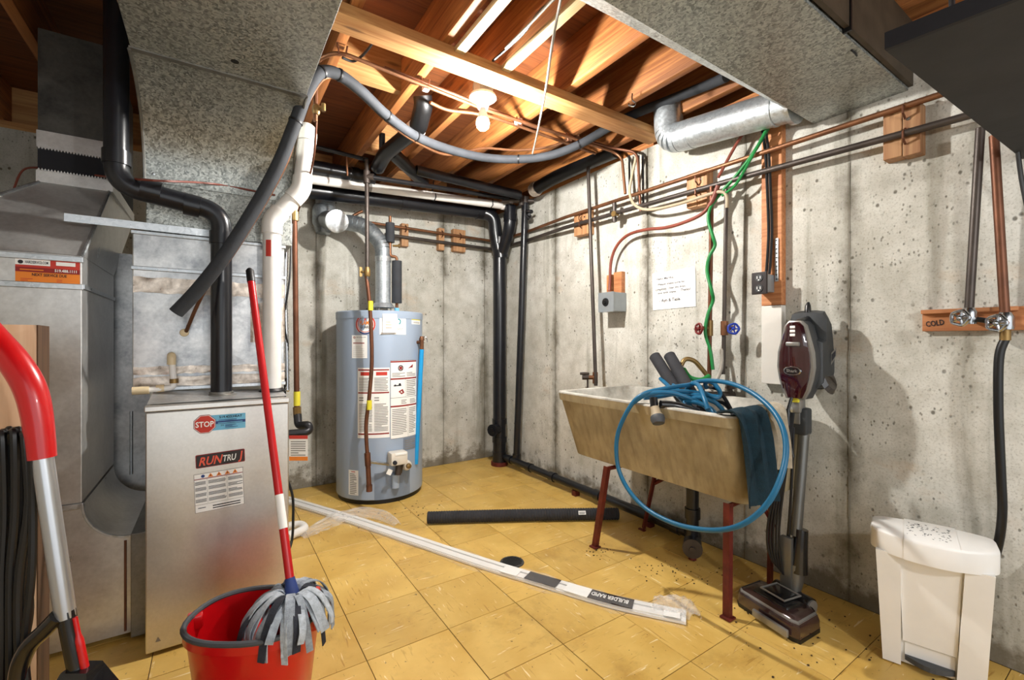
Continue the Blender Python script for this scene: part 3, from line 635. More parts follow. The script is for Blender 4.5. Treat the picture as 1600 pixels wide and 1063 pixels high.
rb = thing('round_duct', 'round galvanized branch pipe with gored elbow above the sink wall', 'duct', (2.06, 1.2, 2.04))
rr_ = .074
MB().cyl((2.07, .93, 2.105), (2.06, 1.45, 2.165), rr_, 32).build('pipe', 'galv_pipe', rb)
el = fillet([(2.062, 1.41, 2.16), (2.06, 1.555, 2.177), (2.06, 1.565, 2.36)], .13, 5)
for i in range(len(el)-1): MB().tube([el[i]+(el[i]-el[i+1])*.03, el[i+1]+(el[i+1]-el[i])*.03], [rr_+.002, rr_+.001], 32).build('elbow_gore', 'galv_pipe', rb)
for y in (1.0, ): MB().cyl((2.0695, y, 2.113), (2.069, y+.012, 2.1145), rr_+.004, 32).build('crimp_ring', 'galv_pipe', rb)
MB().cyl((2.07, .92, 2.104), (2.07, .94, 2.106), rr_+.012, 32).build('collar', 'galv_bright', rb)

tipz = 1.68; A = at_z(1385, 80, tipz); B = at_z(1600, 251, tipz); B = A+(B-A)*((WX-.004-A.x)/(B.x-A.x)) if B.x > WX-.004 else B
back = V((.12, -1, 0)).normalized()*.75
hs_ = thing('hung_shelf', 'dark scuffed panel hung below the ceiling at the upper right', 'shelf', (A.x+.4, A.y-.2, tipz))
MB().prism([A, B, B+back, A+back], (0, 0, .03)).build('panel', 'dark_panel', hs_, smooth=False)
m = MB(); dv = (B-A).normalized(); m.prism([A, A+back, A+back+V((-.01, 0, 0)), A+V((-.01, 0, 0))], (0, 0, .034)); m.build('edge_strip', 'dark_edge', hs_, smooth=False)
for s_ in (.08, .92):
    for b_ in (.1, .9):
        p = A+(B-A)*s_+back*b_; MB().cyl(p+V((0, 0, .03)), V((p.x, p.y, JB)), .005, 8).build('hanger_rod', 'steel_black', hs_)

# ================================================================== WATER HEATER
hx, hy, hr, hz = 1.003, 3.236, .298, 1.285
wh = thing('water_heater', 'tall grey gas water heater with red and white instruction labels', 'water heater', (hx, hy, 0))
MB().lathe((hx, hy, .0), (0, 0, 1), [(hr-.012, 0), (hr-.012, .035)], 64).build('base_ring', 'rubber_black', wh)
MB().lathe((hx, hy, .03), (0, 0, 1), [(hr-.004, 0), (hr, .004), (hr, hz-.03-.02)], 96).build('tank', 'tank_grey', wh)
MB().lathe((hx, hy, hz-.05), (0, 0, 1), [(hr+.003, 0), (hr+.004, .045), (hr-.004, .052), (.05, .056)], 96).build('top_cap', 'tank_grey', wh)
ang0 = math.atan2(-hy, -hx)                       # the side turned to the middle of the room
lat = V((C, -S, 0))
def drum(px, py):
    """where a sight line meets the drum: angle and height"""
    r = ray(px, py); a = r.x**2+r.y**2; b = -2*(r.x*hx+r.y*hy); c = hx*hx+hy*hy-hr*hr; t_ = (-b-math.sqrt(b*b-4*a*c))/(2*a); p = V((0, 0, H))+r*t_
    return math.atan2(p.y-hy, p.x-hx), p.z
def drum_map(a0, z0): return lambda a, b, h: V((hx+(hr+.0006+h)*math.cos(a0+a/hr), hy+(hr+.0006+h)*math.sin(a0+a/hr), z0+b))
def drum_sheet(px0, py0, px1, py1):
    a0, z0 = drum((px0), py1); a1, _ = drum(px1, py1); _, z1 = drum((px0+px1)/2, py0); _, z0 = drum((px0+px1)/2, py1)
    return drum_map(a0, z0), (a1-a0)*hr, z1-z0
mp, W_, H_ = drum_sheet(559, 575, 609, 685)
sh = Sheet(); sh.rect(0, 0, W_, H_, 'paper', 0)
for v in (.97, .645, .06): sh.rect(W_*.02, H_*v-.005, W_*.98, H_*v+.004, 'label_dark_red', 1)
sh.rect(W_*.1, H_*.89, W_*.45, H_*.94, 'label_red', 1).rect(W_*.58, H_*.89, W_*.92, H_*.94, 'label_red', 1)
for x0, x1 in ((.05, .47), (.53, .95)): sh.lines(W_*x0, H_*.67, W_*x1, H_*.87, 9).lines(W_*x0, H_*.1, W_*x1, H_*.5, 18).lines(W_*x0, H_*.53, W_*(x0+.15), H_*.6, 2, 'ink_grey')
sh.build('instruction_label', wh, mp, 'white label with red bars')
mp, W_, H_ = drum_sheet(610, 563, 650, 684)
sh = Sheet(); sh.rect(0, 0, W_, H_, 'ink', 0).rect(.0015, .002, W_-.0015, H_-.002, 'paper', 1)
for v in (.985, .765, .415): sh.rect(.0015, H_*v-.006, W_-.0015, H_*v+.004, 'label_dark_red', 2)
sh.ring(W_*.33, H_*.9, .014, .02, 'ink', 2).rect(W_*.28, H_*.88, W_*.38, H_*.92, 'label_dark_red', 3).poly([(W_*.6, H_*.89), (W_*.8, H_*.9), (W_*.82, H_*.945), (W_*.72, H_*.92)], 'label_dark_red', 2)
sh.disc(W_*.15, H_*.68, .007, 'ink', 2, 10).disc(W_*.3, H_*.69, .009, 'ink', 2, 10).rect(W_*.1, H_*.67, W_*.35, H_*.684, 'ink', 2).poly([(W_*.25, H_*.6), (W_*.4, H_*.63), (W_*.46, H_*.58), (W_*.36, H_*.56)], 'label_dark_red', 2)
sh.rect(W_*.5, H_*.53, W_*.5+.001, H_*.76, 'ink', 2).rect(.0015, H_*.52, W_-.0015, H_*.524, 'ink', 2).rect(W_*.6, .003, W_*.6+.001, H_*.4, 'ink', 2)
sh.lines(W_*.05, H_*.79, W_*.5, H_*.85, 3).lines(W_*.55, H_*.79, W_*.95, H_*.85, 3).lines(W_*.54, H_*.54, W_*.95, H_*.75, 9).lines(W_*.35, H_*.44, W_*.55, H_*.5, 3).lines(W_*.68, H_*.44, W_*.95, H_*.5, 3)
sh.lines(W_*.05, H_*.05, W_*.56, H_*.39, 15).lines(W_*.64, H_*.05, W_*.95, H_*.39, 15)
sh.build('instruction_label', wh, mp, 'black edged label with drawings')
mp, W_, H_ = drum_sheet(550, 524, 574, 560)
sh = Sheet(); sh.rect(0, 0, W_, H_, 'paper', 0).text('SERVICE RECORD', W_*.32, H_*.89, W_*.6, H_*.05, 'ink', 1).ring(W_*.18, H_*.9, .004, .008, 'label_dark_red', 1, 12).lines(W_*.1, H_*.64, W_*.85, H_*.72, 1, 'label_dark_red').lines(W_*.1, H_*.08, W_*.85, H_*.56, 6, 'ink_grey', .1)
sh.build('service_card', wh, mp)
# round badge
mp, W_, H_ = drum_sheet(556, 491, 587, 523); rr2 = H_*.5
sh = Sheet(); sh.disc(W_/2, H_/2, rr2, 'paper', 0).ring(W_/2, H_/2, rr2*.84, rr2*.98, 'label_red', 1, 40, -.9, PI+.9).ring(W_/2, H_/2, rr2*.84, rr2*.98, 'label_navy', 1, 20, PI+.9, 2*PI-.9).ring(W_/2, H_/2, rr2*.72, rr2*.78, 'label_red', 1, 36)
sh.text('FLAME', W_/2-rr2*.55, H_/2-.002, rr2*1.1, rr2*.38, 'label_orange', 2, True).text('GUARD', W_/2-rr2*.52, H_/2-rr2*.4, rr2*1.04, rr2*.28, 'ink', 2).poly([(W_/2-.008, H_/2+rr2*.4), (W_/2+.008, H_/2+rr2*.4), (W_/2, H_/2+rr2*.68)], 'label_red', 2)
sh.build('badge', wh, mp, 'round red and blue badge')
mp, W_, H_ = drum_sheet(593, 492, 634, 523)
sh = Sheet(); sh.rect(0, 0, W_, H_, 'paper', 0).ring(W_*.68, H_*.66, .012, .02, 'label_teal', 1, 20, -1.3, 1.7).rect(W_*.58, H_*.45, W_*.62, H_*.85, 'label_teal', 1).text('wood', W_*.5, H_*.22, W_*.36, H_*.17, 'ink_grey', 1)
sh.build('maker_label', wh, mp, 'pale label with teal emblem')
mp, W_, H_ = drum_sheet(643, 491, 656, 507); sh = Sheet(); sh.rect(0, 0, W_, H_, 'paper', 0).rect(0, H_*.4, W_, H_, 'label_yellow', 1).lines(W_*.15, H_*.6, W_*.85, H_*.7, 1, 'ink').lines(W_*.15, H_*.1, W_*.85, H_*.3, 2); sh.build('energy_sticker', wh, mp, 'small yellow sticker')
mp, W_, H_ = drum_sheet(545, 735, 560, 774); sh = Sheet(); sh.rect(0, 0, W_, H_, 'paper', 0).lines(W_*.15, H_*.05, W_*.85, H_*.9, 12).rect(W_*.3, H_*.92, W_*.7, H_*.95, 'label_red', 1); sh.build('parts_label', wh, mp)
mp, W_, H_ = drum_sheet(630, 683, 649, 703); sh = Sheet(); sh.rect(0, 0, W_, H_, 'tank_seam', 0).lines(W_*.1, H_*.1, W_*.9, H_*.9, 5); sh.build('rating_plate', wh, mp)
# hung card
a0, z0 = drum(607, 520); n_ = V((math.cos(a0), math.sin(a0), 0)); u_ = V((-n_.y, n_.x, 0)); o_ = V((hx, hy, z0))+n_*(hr+.006)-u_*.04
pm = plane_map(o_, u_, (0, 0, 1), n_); sh = Sheet(); W_, H_ = .095, .125; sh.rect(0, 0, W_, H_, 'paper', 0).lines(.02, .03, .06, .09, 3, 'label_orange', .15).poly([(-.008, -.01), (W_*.9, -.006), (W_*.86, .001), (-.008, .001)], 'ink_grey', 0)
sh.build('hang_card', wh, pm, 'white card hung from the top')
# burner hatch and gas control
mp, W_, H_ = drum_sheet(585, 735, 640, 780)
m = MB()
for k in range(7):
    a = k/6*W_; p = mp(a, 0, .001); q = mp(a, H_*.9, .001)
vs = []; 
for k in range(9): a = k/8*W_; vs += [mp(a, .005, .0015), mp(a, H_*.95, .0015)]
m.add(vs, [(2*k, 2*k+2, 2*k+3, 2*k+1) for k in range(8)]); m.build('burner_hatch', 'tank_seam', wh)
ac, zc = drum(617, 715); n_ = V((math.cos(ac), math.sin(ac), 0)); u_ = V((-n_.y, n_.x, 0)); cc = V((hx, hy, zc))+n_*(hr+.035)
mt = Matrix(((u_.x, n_.x, 0, cc.x), (u_.y, n_.y, 0, cc.y), (0, 0, 1, cc.z), (0, 0, 0, 1)))
gc = MB().box((-.055, -.034, -.035), (.06, .05, .05), .012, mtx=mt).build('gas_control', 'gas_control', wh)
MB().box((-.03, .045, .03), (.05, .053, .046), .003, mtx=mt).build('control_plate', 'paper', gc)
def K(x, y, z): return mt @ V((x, y, z))
MB().lathe(K(-.032, .05, -.012), n_, [(.014, 0), (.013, .012), (.006, .014)], 16).build('control_knob', 'ink', gc)
MB().lathe(K(.075, -.03, -.06), n_, [(.034, 0), (.034, .02), (.024, .034)], 20).build('valve_body', 'gas_control', gc); MB().lathe(K(.08, .0, -.06), n_, [(.019, 0), (.016, .02), (.008, .024)], 16).build('drain_valve', 'brass', gc)
m = MB(); m.cyl(K(.01, .01, -.035), K(.005, .01, -.105), .02); m.cyl(K(.035, .02, -.035), K(.03, .0, -.1), .006); m.build('burner_tube', 'steel_dark', gc)
MB().box((-.035, .03, -.11), (-.002, .034, -.075), mtx=mt @ Matrix.Rotation(.5, 4, 'Y')).build('valve_tag', 'paper', gc)
MB().cyl(K(.0, -.028, -.20), K(.0, -.028, -.11), .026, 16).build('burner_shield', 'tank_grey', wh)
# relief valve and blue discharge pipe
ar, zr = drum(652, 535); nr = V((math.cos(ar), math.sin(ar), 0)); pr = V((hx, hy, zr))+nr*hr
rvp = pr+nr*.035
m = MB(); m.cyl(pr-nr*.005, rvp, .012); m.cyl(rvp+V((0, 0, .012)), rvp+V((0, 0, -.055)), .014, 14); m.lathe(rvp+V((0, 0, .012)), (0, 0, 1), [(.019, 0), (.019, .01), (.012, .03)], 14); m.build('relief_valve', 'copper', wh)
MB().tube(curve([rvp+V((0, 0, .04)), rvp+lat*.03+V((0, 0, .035)), rvp+lat*.04], 5), .003, 6).build('relief_lever', 'chrome', wh)
pb = at_d(650, 725, S*rvp.x+C*rvp.y-.005)
dp_ = MB().cyl(rvp+V((0, 0, -.05)), V((pb.x, pb.y, pb.z)), .0155, 16).build('discharge_pipe', 'pipe_cyan', wh)
# draft hood and nipples on top
hood = V((hx+.02, hy, hz))
for k in range(4):
    m = MB(); a = PI/4+PI/2*k; m.box(hood+V((.062*math.cos(a)-.004, .062*math.sin(a)-.004, 0)), hood+V((.062*math.cos(a)+.004, .062*math.sin(a)+.004, .045))); m.build('hood_leg', 'galv_dim', wh)
MB().lathe(hood+V((0, 0, .04)), (0, 0, 1), [(.085, 0), (.082, .006), (.058, .035)], 28).build('draft_hood', 'galv_pipe', wh); MB().cyl(hood, hood+V((0, 0, .004)), .05).build('flue_opening', 'steel_black', wh)

# flue
dF = S*hood.x+C*hood.y
g = lambda x, y, d=dF: at_d(x, y, d)
fa = hood+V((0, 0, .07)); fb = V((hood.x, hood.y, g(600, 405).z)); fr = .054
fl_ = thing('flue_pipe', 'galvanized flue pipe with capped tee above the water heater', 'pipe', fa)
MB().cyl(fa, fb, fr, 28).build('riser', 'galv_pipe', fl_)
tee = g(512, 344, dF+.02)
pts = fillet([fb, V((fb.x, fb.y, fb.z+.1)), g(572, 352, dF), tee], .13, 4)
for i in range(len(pts)-1):
    if (pts[i+1]-pts[i]).length > .004: MB().tube([pts[i]-(pts[i+1]-pts[i])*.06, pts[i+1]+(pts[i+1]-pts[i])*.06], [fr+.004, fr+.001], 28).build('elbow_gore', 'flue_grey', fl_)
MB().cyl(fb+V((0, 0, -.02)), fb+V((0, 0, .015)), fr+.004, 28).build('crimp_ring', 'galv_bright', fl_)
MB().tube([g(505, 365, dF+.05), g(505, 350, dF+.05), g(507, 330, dF+.05), g(507, 322, dF+.05)], [.05, .075, .083, .074], 28).build('tee_body', 'flue_grey', fl_)
tz = g(508, 330, dF+.05); MB().cyl(tz, V((tz.x, tz.y, JB-.01)), .066, 28).build('tee_riser', 'galv_pipe', fl_)
cap = g(527, 346, dF-.2); cdir = (cap-tee).normalized()
MB().cyl(tee, cap-cdir*.005, .068, 28).build('tee_branch', 'flue_grey', fl_)
MB().lathe(cap-cdir*.02, cdir, [(.077, 0), (.079, .006), (.077, .016), (.07, .018)], 32).build('tee_cap', 'galv_bright', fl_)

# foam covered water connections
n1 = at_d(620, 470, dF+.02); n1 = V((n1.x, n1.y, hz+.01)); top1 = at_d(620, 408, dF+.02)
cw = thing('water_connection', 'foam sleeved water connection standing on the water heater', 'pipe', n1)
MB().tube(fillet([n1, V((n1.x, n1.y, top1.z+.03)), V((n1.x, n1.y, top1.z+.03))+V((-.05, .0, 0.0)), V((n1.x-.05, n1.y, top1.z+.1))], .02), .011, 12).build('pipe', 'copper', cw)
MB().cyl(V((n1.x, n1.y, hz+.075)), V((n1.x, n1.y, top1.z)), .036, 20).build('foam_sleeve', 'foam_grey', cw); MB().cyl(n1, n1+V((0, 0, .03)), .018, 12).build('union', 'label_blue', cw)
n2 = V((n1.x-.05, n1.y, top1.z+.1)); t2 = at_d(606, 352, dF+.05)
cs = thing('water_connection', 'upper foam sleeve on pipe from the back wall line to heater', 'pipe', n2)
MB().tube([n2, V((n2.x, n2.y, t2.z+.05))], .011, 12).build('pipe', 'copper', cs); MB().cyl(V((n2.x, n2.y, n2.z+.03)), V((n2.x, n2.y, t2.z)), .032, 20).build('foam_sleeve', 'foam_grey', cs)
MB().lathe(n2+V((0, 0, .005))-lat*-.02, lat, [(.008, 0), (.008, .04), (.016, .042), (.016, .05)], 12).build('valve_handle', 'brass', cs)

# gas line in front of the heater
dg = 2.86
gl = thing('gas_line', 'brown gas line dropping from ceiling to heater control, yellow tagged', 'pipe', at_d(577, 765, dg))
gp = [at_d(573, 250, dg), at_d(573, 330, dg), at_d(575, 415, dg), at_d(574, 440, dg)]
MB().tube([gp[0], gp[3]], .0135, 12).build('steel_drop', 'steel_dark', gl)
MB().tube(curve([at_d(572, 428, dg), at_d(578, 480, dg-.01), at_d(581, 560, dg-.01), at_d(577, 620, dg-.01), at_d(572, 665, dg), at_d(574, 712, dg)], 8), .0125, 12).build('copper_tube', 'copper_dull', gl)
tg0 = at_d(575, 722, dg)
m = MB(); m.cyl(at_d(574, 708, dg), at_d(575, 728, dg), .019); m.cyl(at_d(575, 728, dg), at_d(577, 768, dg), .0155); m.cyl(at_d(577, 758, dg), at_d(577, 768, dg), .019); m.build('drip_leg', 'copper_dull', gl)
MB().cyl(tg0, K(-.055, .0, -.03), .0095).build('control_nipple', 'chrome', gl)
for y in (478, 633): p = at_d(579 if y < 500 else 577, y, dg-.01); MB().cyl(p+V((0, 0, -.03)), p+V((0, 0, .03)), .0165, 12).build('yellow_tag', 'label_yellow', gl)
p = at_d(574, 425, dg); m = MB(); m.lathe(p+V((0, 0, -.03)), (0, 0, 1), [(.016, 0), (.02, .01), (.02, .04), (.014, .06)], 10); m.cyl(p, p-lat*.04, .008); m.box(p-lat*.045+V((-.006, -.006, -.03)), p-lat*.04+V((.006, .006, .03))); m.build('shutoff_valve', 'brass', gl)
p = at_d(573, 277, dg); m = MB(); m.cyl(p+V((0, 0, .04)), p+V((0, 0, -.04)), .021); m.cyl(p, p+lat*.045, .021); m.build('tee_fitting', 'steel_dark', gl)
MB().tube([p+lat*.03, at_d(805, 312, 3.72)], .0155, 12).build('cross_pipe', 'steel_black', gl)
MB().tube([gp[0], at_d(567, 248, dg+.05), at_d(480, 226, 2.7)], .0135, 10).build('cross_pipe', 'steel_black', gl)

# ================================================================== DRAINS ALONG THE BACK WALL
dr = thing('drain_stack', 'black plastic drain stack standing in the far corner', 'pipe', (2.075, 3.32, 0))
sx, sy = 2.075, 3.32
zt_ = at_d(783, 372, S*sx+C*sy).z
m = MB(); m.cyl((sx, sy, .03), (sx, sy, zt_), .057, 28); m.build('stack', 'abs_black', dr)
for z0, z1, r in ((0, .12, .062), (.2, .245, .064), (.36, .405, .064), (zt_-.06, zt_+.0, .064)): MB().cyl((sx, sy, z0), (sx, sy, z1), r, 28).build('coupling', 'abs_black', dr)
c0 = V((sx, sy, .32)); m = MB(); dd = (V((-.9, -.45, 0))).normalized(); m.cyl(c0, c0+dd*.1, .045, 20); m.build('cleanout_arm', 'abs_black', dr); MB().lathe(c0+dd*.1, dd, [(.052, 0), (.052, .018), (.02, .019), (.02, .03)], 12).build('cleanout_plug', 'abs_black', dr)
MB().lathe((sx, sy, 0), (0, 0, 1), [(.075, 0), (.075, .03), (.06, .032)], 20).build('floor_collar', 'leg_red', dr)
dW = S*sx+C*sy
MB().tube(fillet([at_d(742, 331, dW-.05), at_d(772, 336, dW-.04), at_d(774, 366, dW-.01), at_d(781, 400, dW)], .09, 6), .056, 24).build('wye_arm', 'abs_black', dr)
MB().tube(fillet([at_d(797, 322, dW-.12), at_d(797, 352, dW-.12), at_d(791, 376, dW-.06), at_d(782, 402, dW)], .07, 6), .05, 24).build('wye_arm', 'abs_black', dr)
MB().cyl(at_d(797, 336, dW-.12), at_d(797, 346, dW-.12), .056, 24).build('coupling', 'abs_black', dr); MB().cyl(at_d(782, 392, dW), at_d(783, 404, dW), .064, 24).build('coupling', 'abs_black', dr)

Yp = 3.28
def run(name, label, pa, pb, r, mat, Y=Yp, n=20):
    a, b = at_y(*pa, Y), at_y(*pb, Y); return tag(MB().cyl(a, b, r, n).build(name, mat), label, 'pipe')
a, b = at_y(478, 297, 3.36), at_y(768, 334, 3.36)
bl = thing('drain_pipe', 'black drain pipe running under the white one to the corner stack', 'pipe', a)
MB().cyl(a, b, .056, 24).build('pipe', 'abs_black', bl); MB().cyl(a+(b-a)*.45, a+(b-a)*.5, .061, 24).build('coupling', 'abs_black', bl); MB().cyl(a+(b-a)*.9, a+(b-a)*.97, .061, 24).build('coupling', 'abs_black', bl)
a, b = at_y(484, 280, 3.2), at_y(791, 322, 3.2)
wl_ = thing('white_drain_pipe', 'long white plastic pipe running along the back under joists', 'pipe', a)
MB().cyl(a, b, .031, 24).build('pipe', 'pvc_white', wl_); MB().cyl(a+(b-a)*.235, a+(b-a)*.26, .0315, 24).build('printed_band', 'ink_grey', wl_); MB().cyl(b-(b-a)*.03, b+(b-a)*.005, .036, 24).build('coupling', 'pvc_white', wl_)
m = MB(); p = a+(b-a)*.57; m.tube(curve([p+V((0, -.035, .01)), p+V((0, -.04, -.02)), p+V((0, 0, -.038)), p+V((0, .035, 0)), p+V((0, .02, .05)), p+V((0, 0, .12))], 4), .004, 6); p = a+(b-a)*.9; m.tube([p+V((0, -.034, .03)), p+V((0, -.036, -.02)), p+V((0, 0, -.036))], .004, 6); m.build('hanger', 'steel_black', wl_)
a, b = at_y(462, 256, 3.18), at_y(585, 279, 3.18)
up = thing('drain_pipe', 'black drain pipe end above the white pipe behind exhaust bend', 'pipe', a)
MB().cyl(a, b, .045, 24).build('pipe', 'abs_black', up); MB().cyl(a+(b-a)*.68, a+(b-a)*.78, .05, 24).build('coupling', 'rubber_black', up); MB().tube([at_d(541, 240, 2.85), at_d(543, 275, 2.85)], .006, 6).build('strap', 'copper', up)
tag(MB().cyl(at_y(650, 266, 2.92), at_y(812, 305, 2.92), .034, 20).build('vent_pipe', 'abs_black'), 'black vent pipe tight under the joist ends at the back', 'pipe')
# tub drain arm between the joists
ta = thing('tub_drain', 'black drain arm with taped elbow coming down between joists', 'pipe', at_d(610, 245, 2.75))
e0, e1, e2, e3 = at_d(662, 165, 2.35), at_d(654, 198, 2.45), at_d(602, 240, 2.75), at_d(590, 262, 2.9)
MB().tube(fillet([e1, e2, e3], .05), .045, 20).build('arm', 'abs_black', ta); MB().tube(fillet([at_d(660, 150, 2.33), e0, e1, e1+(e2-e1)*.15], .06), .048, 20).build('taped_elbow', 'rubber_black', ta)
MB().cyl(e1+(e2-e1)*.03, e1+(e2-e1)*.13, .051, 20).build('tape_end', 'pvc_white', ta)
MB().cyl(at_d(612, 238, 2.8), at_d(662, 285, 3.25), .042, 20).build('branch', 'abs_black', ta); MB().cyl(at_d(597, 208, 2.7), at_d(597, 235, 2.75), .018, 12).build('vent_stub', 'steel_black', ta)
# second, thin vertical drain + gas valve cluster
a, b = at_x(821, 312, 2.13), at_x(807, 722, 2.12)
td = thing('vent_pipe', 'thin black vertical pipe right of the corner drain stack', 'pipe', (b.x, b.y, .05))
MB().cyl(V((b.x, b.y, .1)), a, .0275, 20).build('pipe', 'abs_black', td); MB().cyl(V((b.x, b.y, .06)), V((b.x, b.y, .13)), .034, 20).build('coupling', 'abs_black', td); MB().cyl(a+V((0, 0, -.03)), a+V((0, 0, .02)), .032, 20).build('coupling', 'steel_dark', td)
vp = at_x(826, 340, 2.12); m = MB(); m.lathe(vp, (-.5, -.8, 0), [(.02, 0), (.02, .05), (.012, .055), (.012, .09)], 12); m.lathe(vp+V((-.03, -.05, .02)), (0, 0, 1), [(.03, 0), (.034, .01), (.03, .02)], 10); m.build('cleanout_valve', 'steel_black', td)
vp = at_x(815, 314, 2.1); m = MB(); m.cyl(vp-lat*.16, vp+lat*.1, .018, 12); m.cyl(vp+V((0, 0, -.04)), vp+V((0, 0, .04)), .024, 12); m.cyl(vp-lat*.1, vp-lat*.07, .026, 8); m.build('tee_fitting', 'steel_dark', td)

# floor drain line to the sink trap
a, b = V((sx+.02, sy-.05, .075)), at_x(1072, 828, 2.11); b = V((2.125, b.y-.02, .055))
fdn = thing('floor_drain_line', 'black drain pipe lying along the foot of the right wall', 'pipe', (2.12, 2.5, 0))
MB().cyl(a, b, .029, 20).build('pipe', 'abs_black', fdn)
for s_ in (.05, .2, .36, .62, .95): MB().cyl(a+(b-a)*(s_-.014), a+(b-a)*(s_+.014), .035, 20).build('coupling', 'abs_black', fdn)
for s_ in (.5, .85): p = a+(b-a)*s_; bx((p.x-.02, p.y-.02, 0), (p.x+.02, p.y+.02, p.z-.028)).build('support_block', 'leg_red', fdn)
# foil ended insulated vent along the right wall
p0, p1, p2 = at_x(836, 296, 2.08), at_x(865, 279, 2.1), at_x(962, 235, 2.12)
iv = thing('insulated_vent', 'black wrapped vent hose with silver foil end along the sill', 'hose', p0)
MB().tube(curve([p0, p1, at_x(910, 258, 2.11), p2], 6), .048, 16).build('hose', 'rubber_black', iv); MB().lathe(p0+(p1-p0)*.15, (p0-p1), [(.054, 0), (.058, .03), (.05, .06), (.02, .068)], 14).build('foil_end', 'foil', iv)
# black-wrapped thing running through the right joist bay is the line set below

# ================================================================== LINE SET AND CEILING COPPER
LP = [(275, 489, 1.66), (310, 452, 1.68), (352, 398, 1.7), (400, 322, 1.74), (436, 255, 1.76), (462, 190, 1.78), (482, 138, 1.8), (502, 113, 1.86), (530, 117, 1.92), (565, 143, 2.02), (605, 181, 2.18), (650, 213, 2.38), (700, 233, 2.58), (755, 246, 2.7),
      (810, 249, 2.72), (860, 243, 2.68), (905, 226, 2.63), (945, 203, 2.6), (988, 180, 2.5), (1050, 155, 2.36), (1108, 132, 2.2), (1135, 120, 2.1)]
ls = thing('line_set', 'thick grey foam refrigerant line looping from coil to ceiling', 'hose', at_d(275, 489, 1.66))
pl = [at_d(*p) for p in LP]
MB().tube(curve(pl, 7), .0245, 16).build('foam_sleeve', 'foam_grey', ls)
for k in (5, 7, 8, 10, 11, 14, 16):
    p = pl[k]; dv = (pl[k+1]-pl[k-1]).normalized(); MB().cyl(p-dv*.004, p+dv*.004, .0275, 16).build('cable_tie', 'rubber_black', ls)
pc = [at_d(x+(10 if k < 4 else 6 if k < 7 else 0), y+(2 if k < 5 else 9 if k < 12 else -14), d+.02) for k, (x, y, d) in enumerate(LP[1:17])]
MB().tube(curve([at_y(290, 520, PY-.012)]+pc, 7), .007, 8).build('liquid_line', 'copper', ls)

cpz = 2.262
def cz(x, y, z=cpz): return at_z(x, y, z)
cpA = thing('copper_line', 'copper pipe hung under joists, bending down behind the grey line', 'pipe', at_d(493, 190, 1.86))
a0 = at_d(493, 190, 1.86); a1 = at_d(492, 105, 1.86); zz_ = 1.09+(531.5-86)/700*1.9; 
pA = [a0, at_d(492, 95, 1.86), at_z(528, 80, 2.262), at_z(760, 172, 2.262), at_z(958, 237, 2.262), at_x(972, 247, 2.1), at_x(977, 303, 2.1)]
MB().tube(fillet(pA, .05, 5), .0085, 10).build('pipe', 'copper', cpA)
p = at_d(494, 168, 1.86); m = MB(); m.lathe(p+V((0, 0, -.03)), (0, 0, 1), [(.012, 0), (.016, .01), (.016, .03), (.011, .04)], 10); m.cyl(p, p+lat*.035, .008); m.cyl(p+lat*.03+V((0, 0, -.015)), p+lat*.03+V((0, 0, .015)), .009); m.build('shutoff_valve', 'brass', cpA)
for x, y in ((535, 83), (665, 134), (812, 194), (890, 218)):
    p = at_z(x, y, 2.262); MB().tube([p+V((-.02, 0, .035)), p+V((-.012, 0, -.008)), p+V((.012, 0, -.008)), p+V((.02, 0, .035))], .004, 6).build('pipe_clip', 'copper_dull', cpA)
pB = [at_z(600, 106, 2.275), at_z(720, 151, 2.275), at_z(830, 197, 2.275), at_z(960, 232, 2.275), at_x(996, 238, 2.12), at_x(1001, 330, 2.14)]
cpB = thing('copper_line', 'second copper pipe beside it, dropping down the right wall', 'pipe', pB[-1])
MB().tube(fillet(pB, .05, 5), .0085, 10).build('pipe', 'copper_dull', cpB)
for i, (x, y) in enumerate(((666, 137), (810, 190))): p = at_z(x, y, 2.275); bx(p-V((.014, .02, .012)), p+V((.014, .02, .012)), .003).build('pipe_clip', 'pvc_white', cpB)
pC = [at_z(672, 160, 2.27), at_z(700, 172, 2.27), at_z(745, 178, 2.27), at_z(790, 190, 2.27), at_z(930, 240, 2.268)]
tag(MB().tube(curve(pC, 6), .0085, 10).build('copper_line', 'copper'), 'short copper branch beside the taped drain elbow and bulb', 'pipe')
# old cord across the joists, hook
wcp = [at_d(878, -12, 1.35), at_d(871, 25, 1.45), at_d(862, 75, 1.58), at_d(855, 126, 1.78), at_d(848, 166, 2.05), at_d(838, 215, 2.5), at_d(832, 240, 2.66)]
tag(MB().tube(curve(wcp, 6), .0048, 8).build('hanging_cord', 'cable_white'), 'thin pale cord hanging slack below the joists right of the bulb', 'cord')
hk = at_z(988, 150, JB-.01); tag(MB().tube(curve([hk+V((0, 0, .012)), hk+V((0, 0, -.02)), hk+V((.012, -.01, -.035)), hk+V((.004, -.004, -.052)), hk+V((-.012, .01, -.045)), hk+V((-.012, .01, -.035))], 5), .0035, 8).build('ceiling_hook', 'chrome'), 'small screw hook hanging from a joist right of the board', 'hook')
for k, (pp, lb, mt) in enumerate((([(770, 95, 2.29), (815, 55, 2.29), (840, 22, 2.29), (870, -5, 2.29)], 'black cable sagging between joists beyond the pale strips', 'rubber_black'), ([(590, 40, 2.3), (580, 70, 2.295), (555, 95, 2.29), (535, 90, 2.28)], 'dark cable behind the cross board at the left', 'rubber_black'), ([(790, 75, 2.28), (835, 30, 2.28), (870, -8, 2.28)], 'pale cable beside the right pale strip', 'cable_white'))):
    tag(MB().tube(curve([at_z(*p) for p in pp], 6), .0055, 8).build('joist_cable', mt), lb, 'cable')

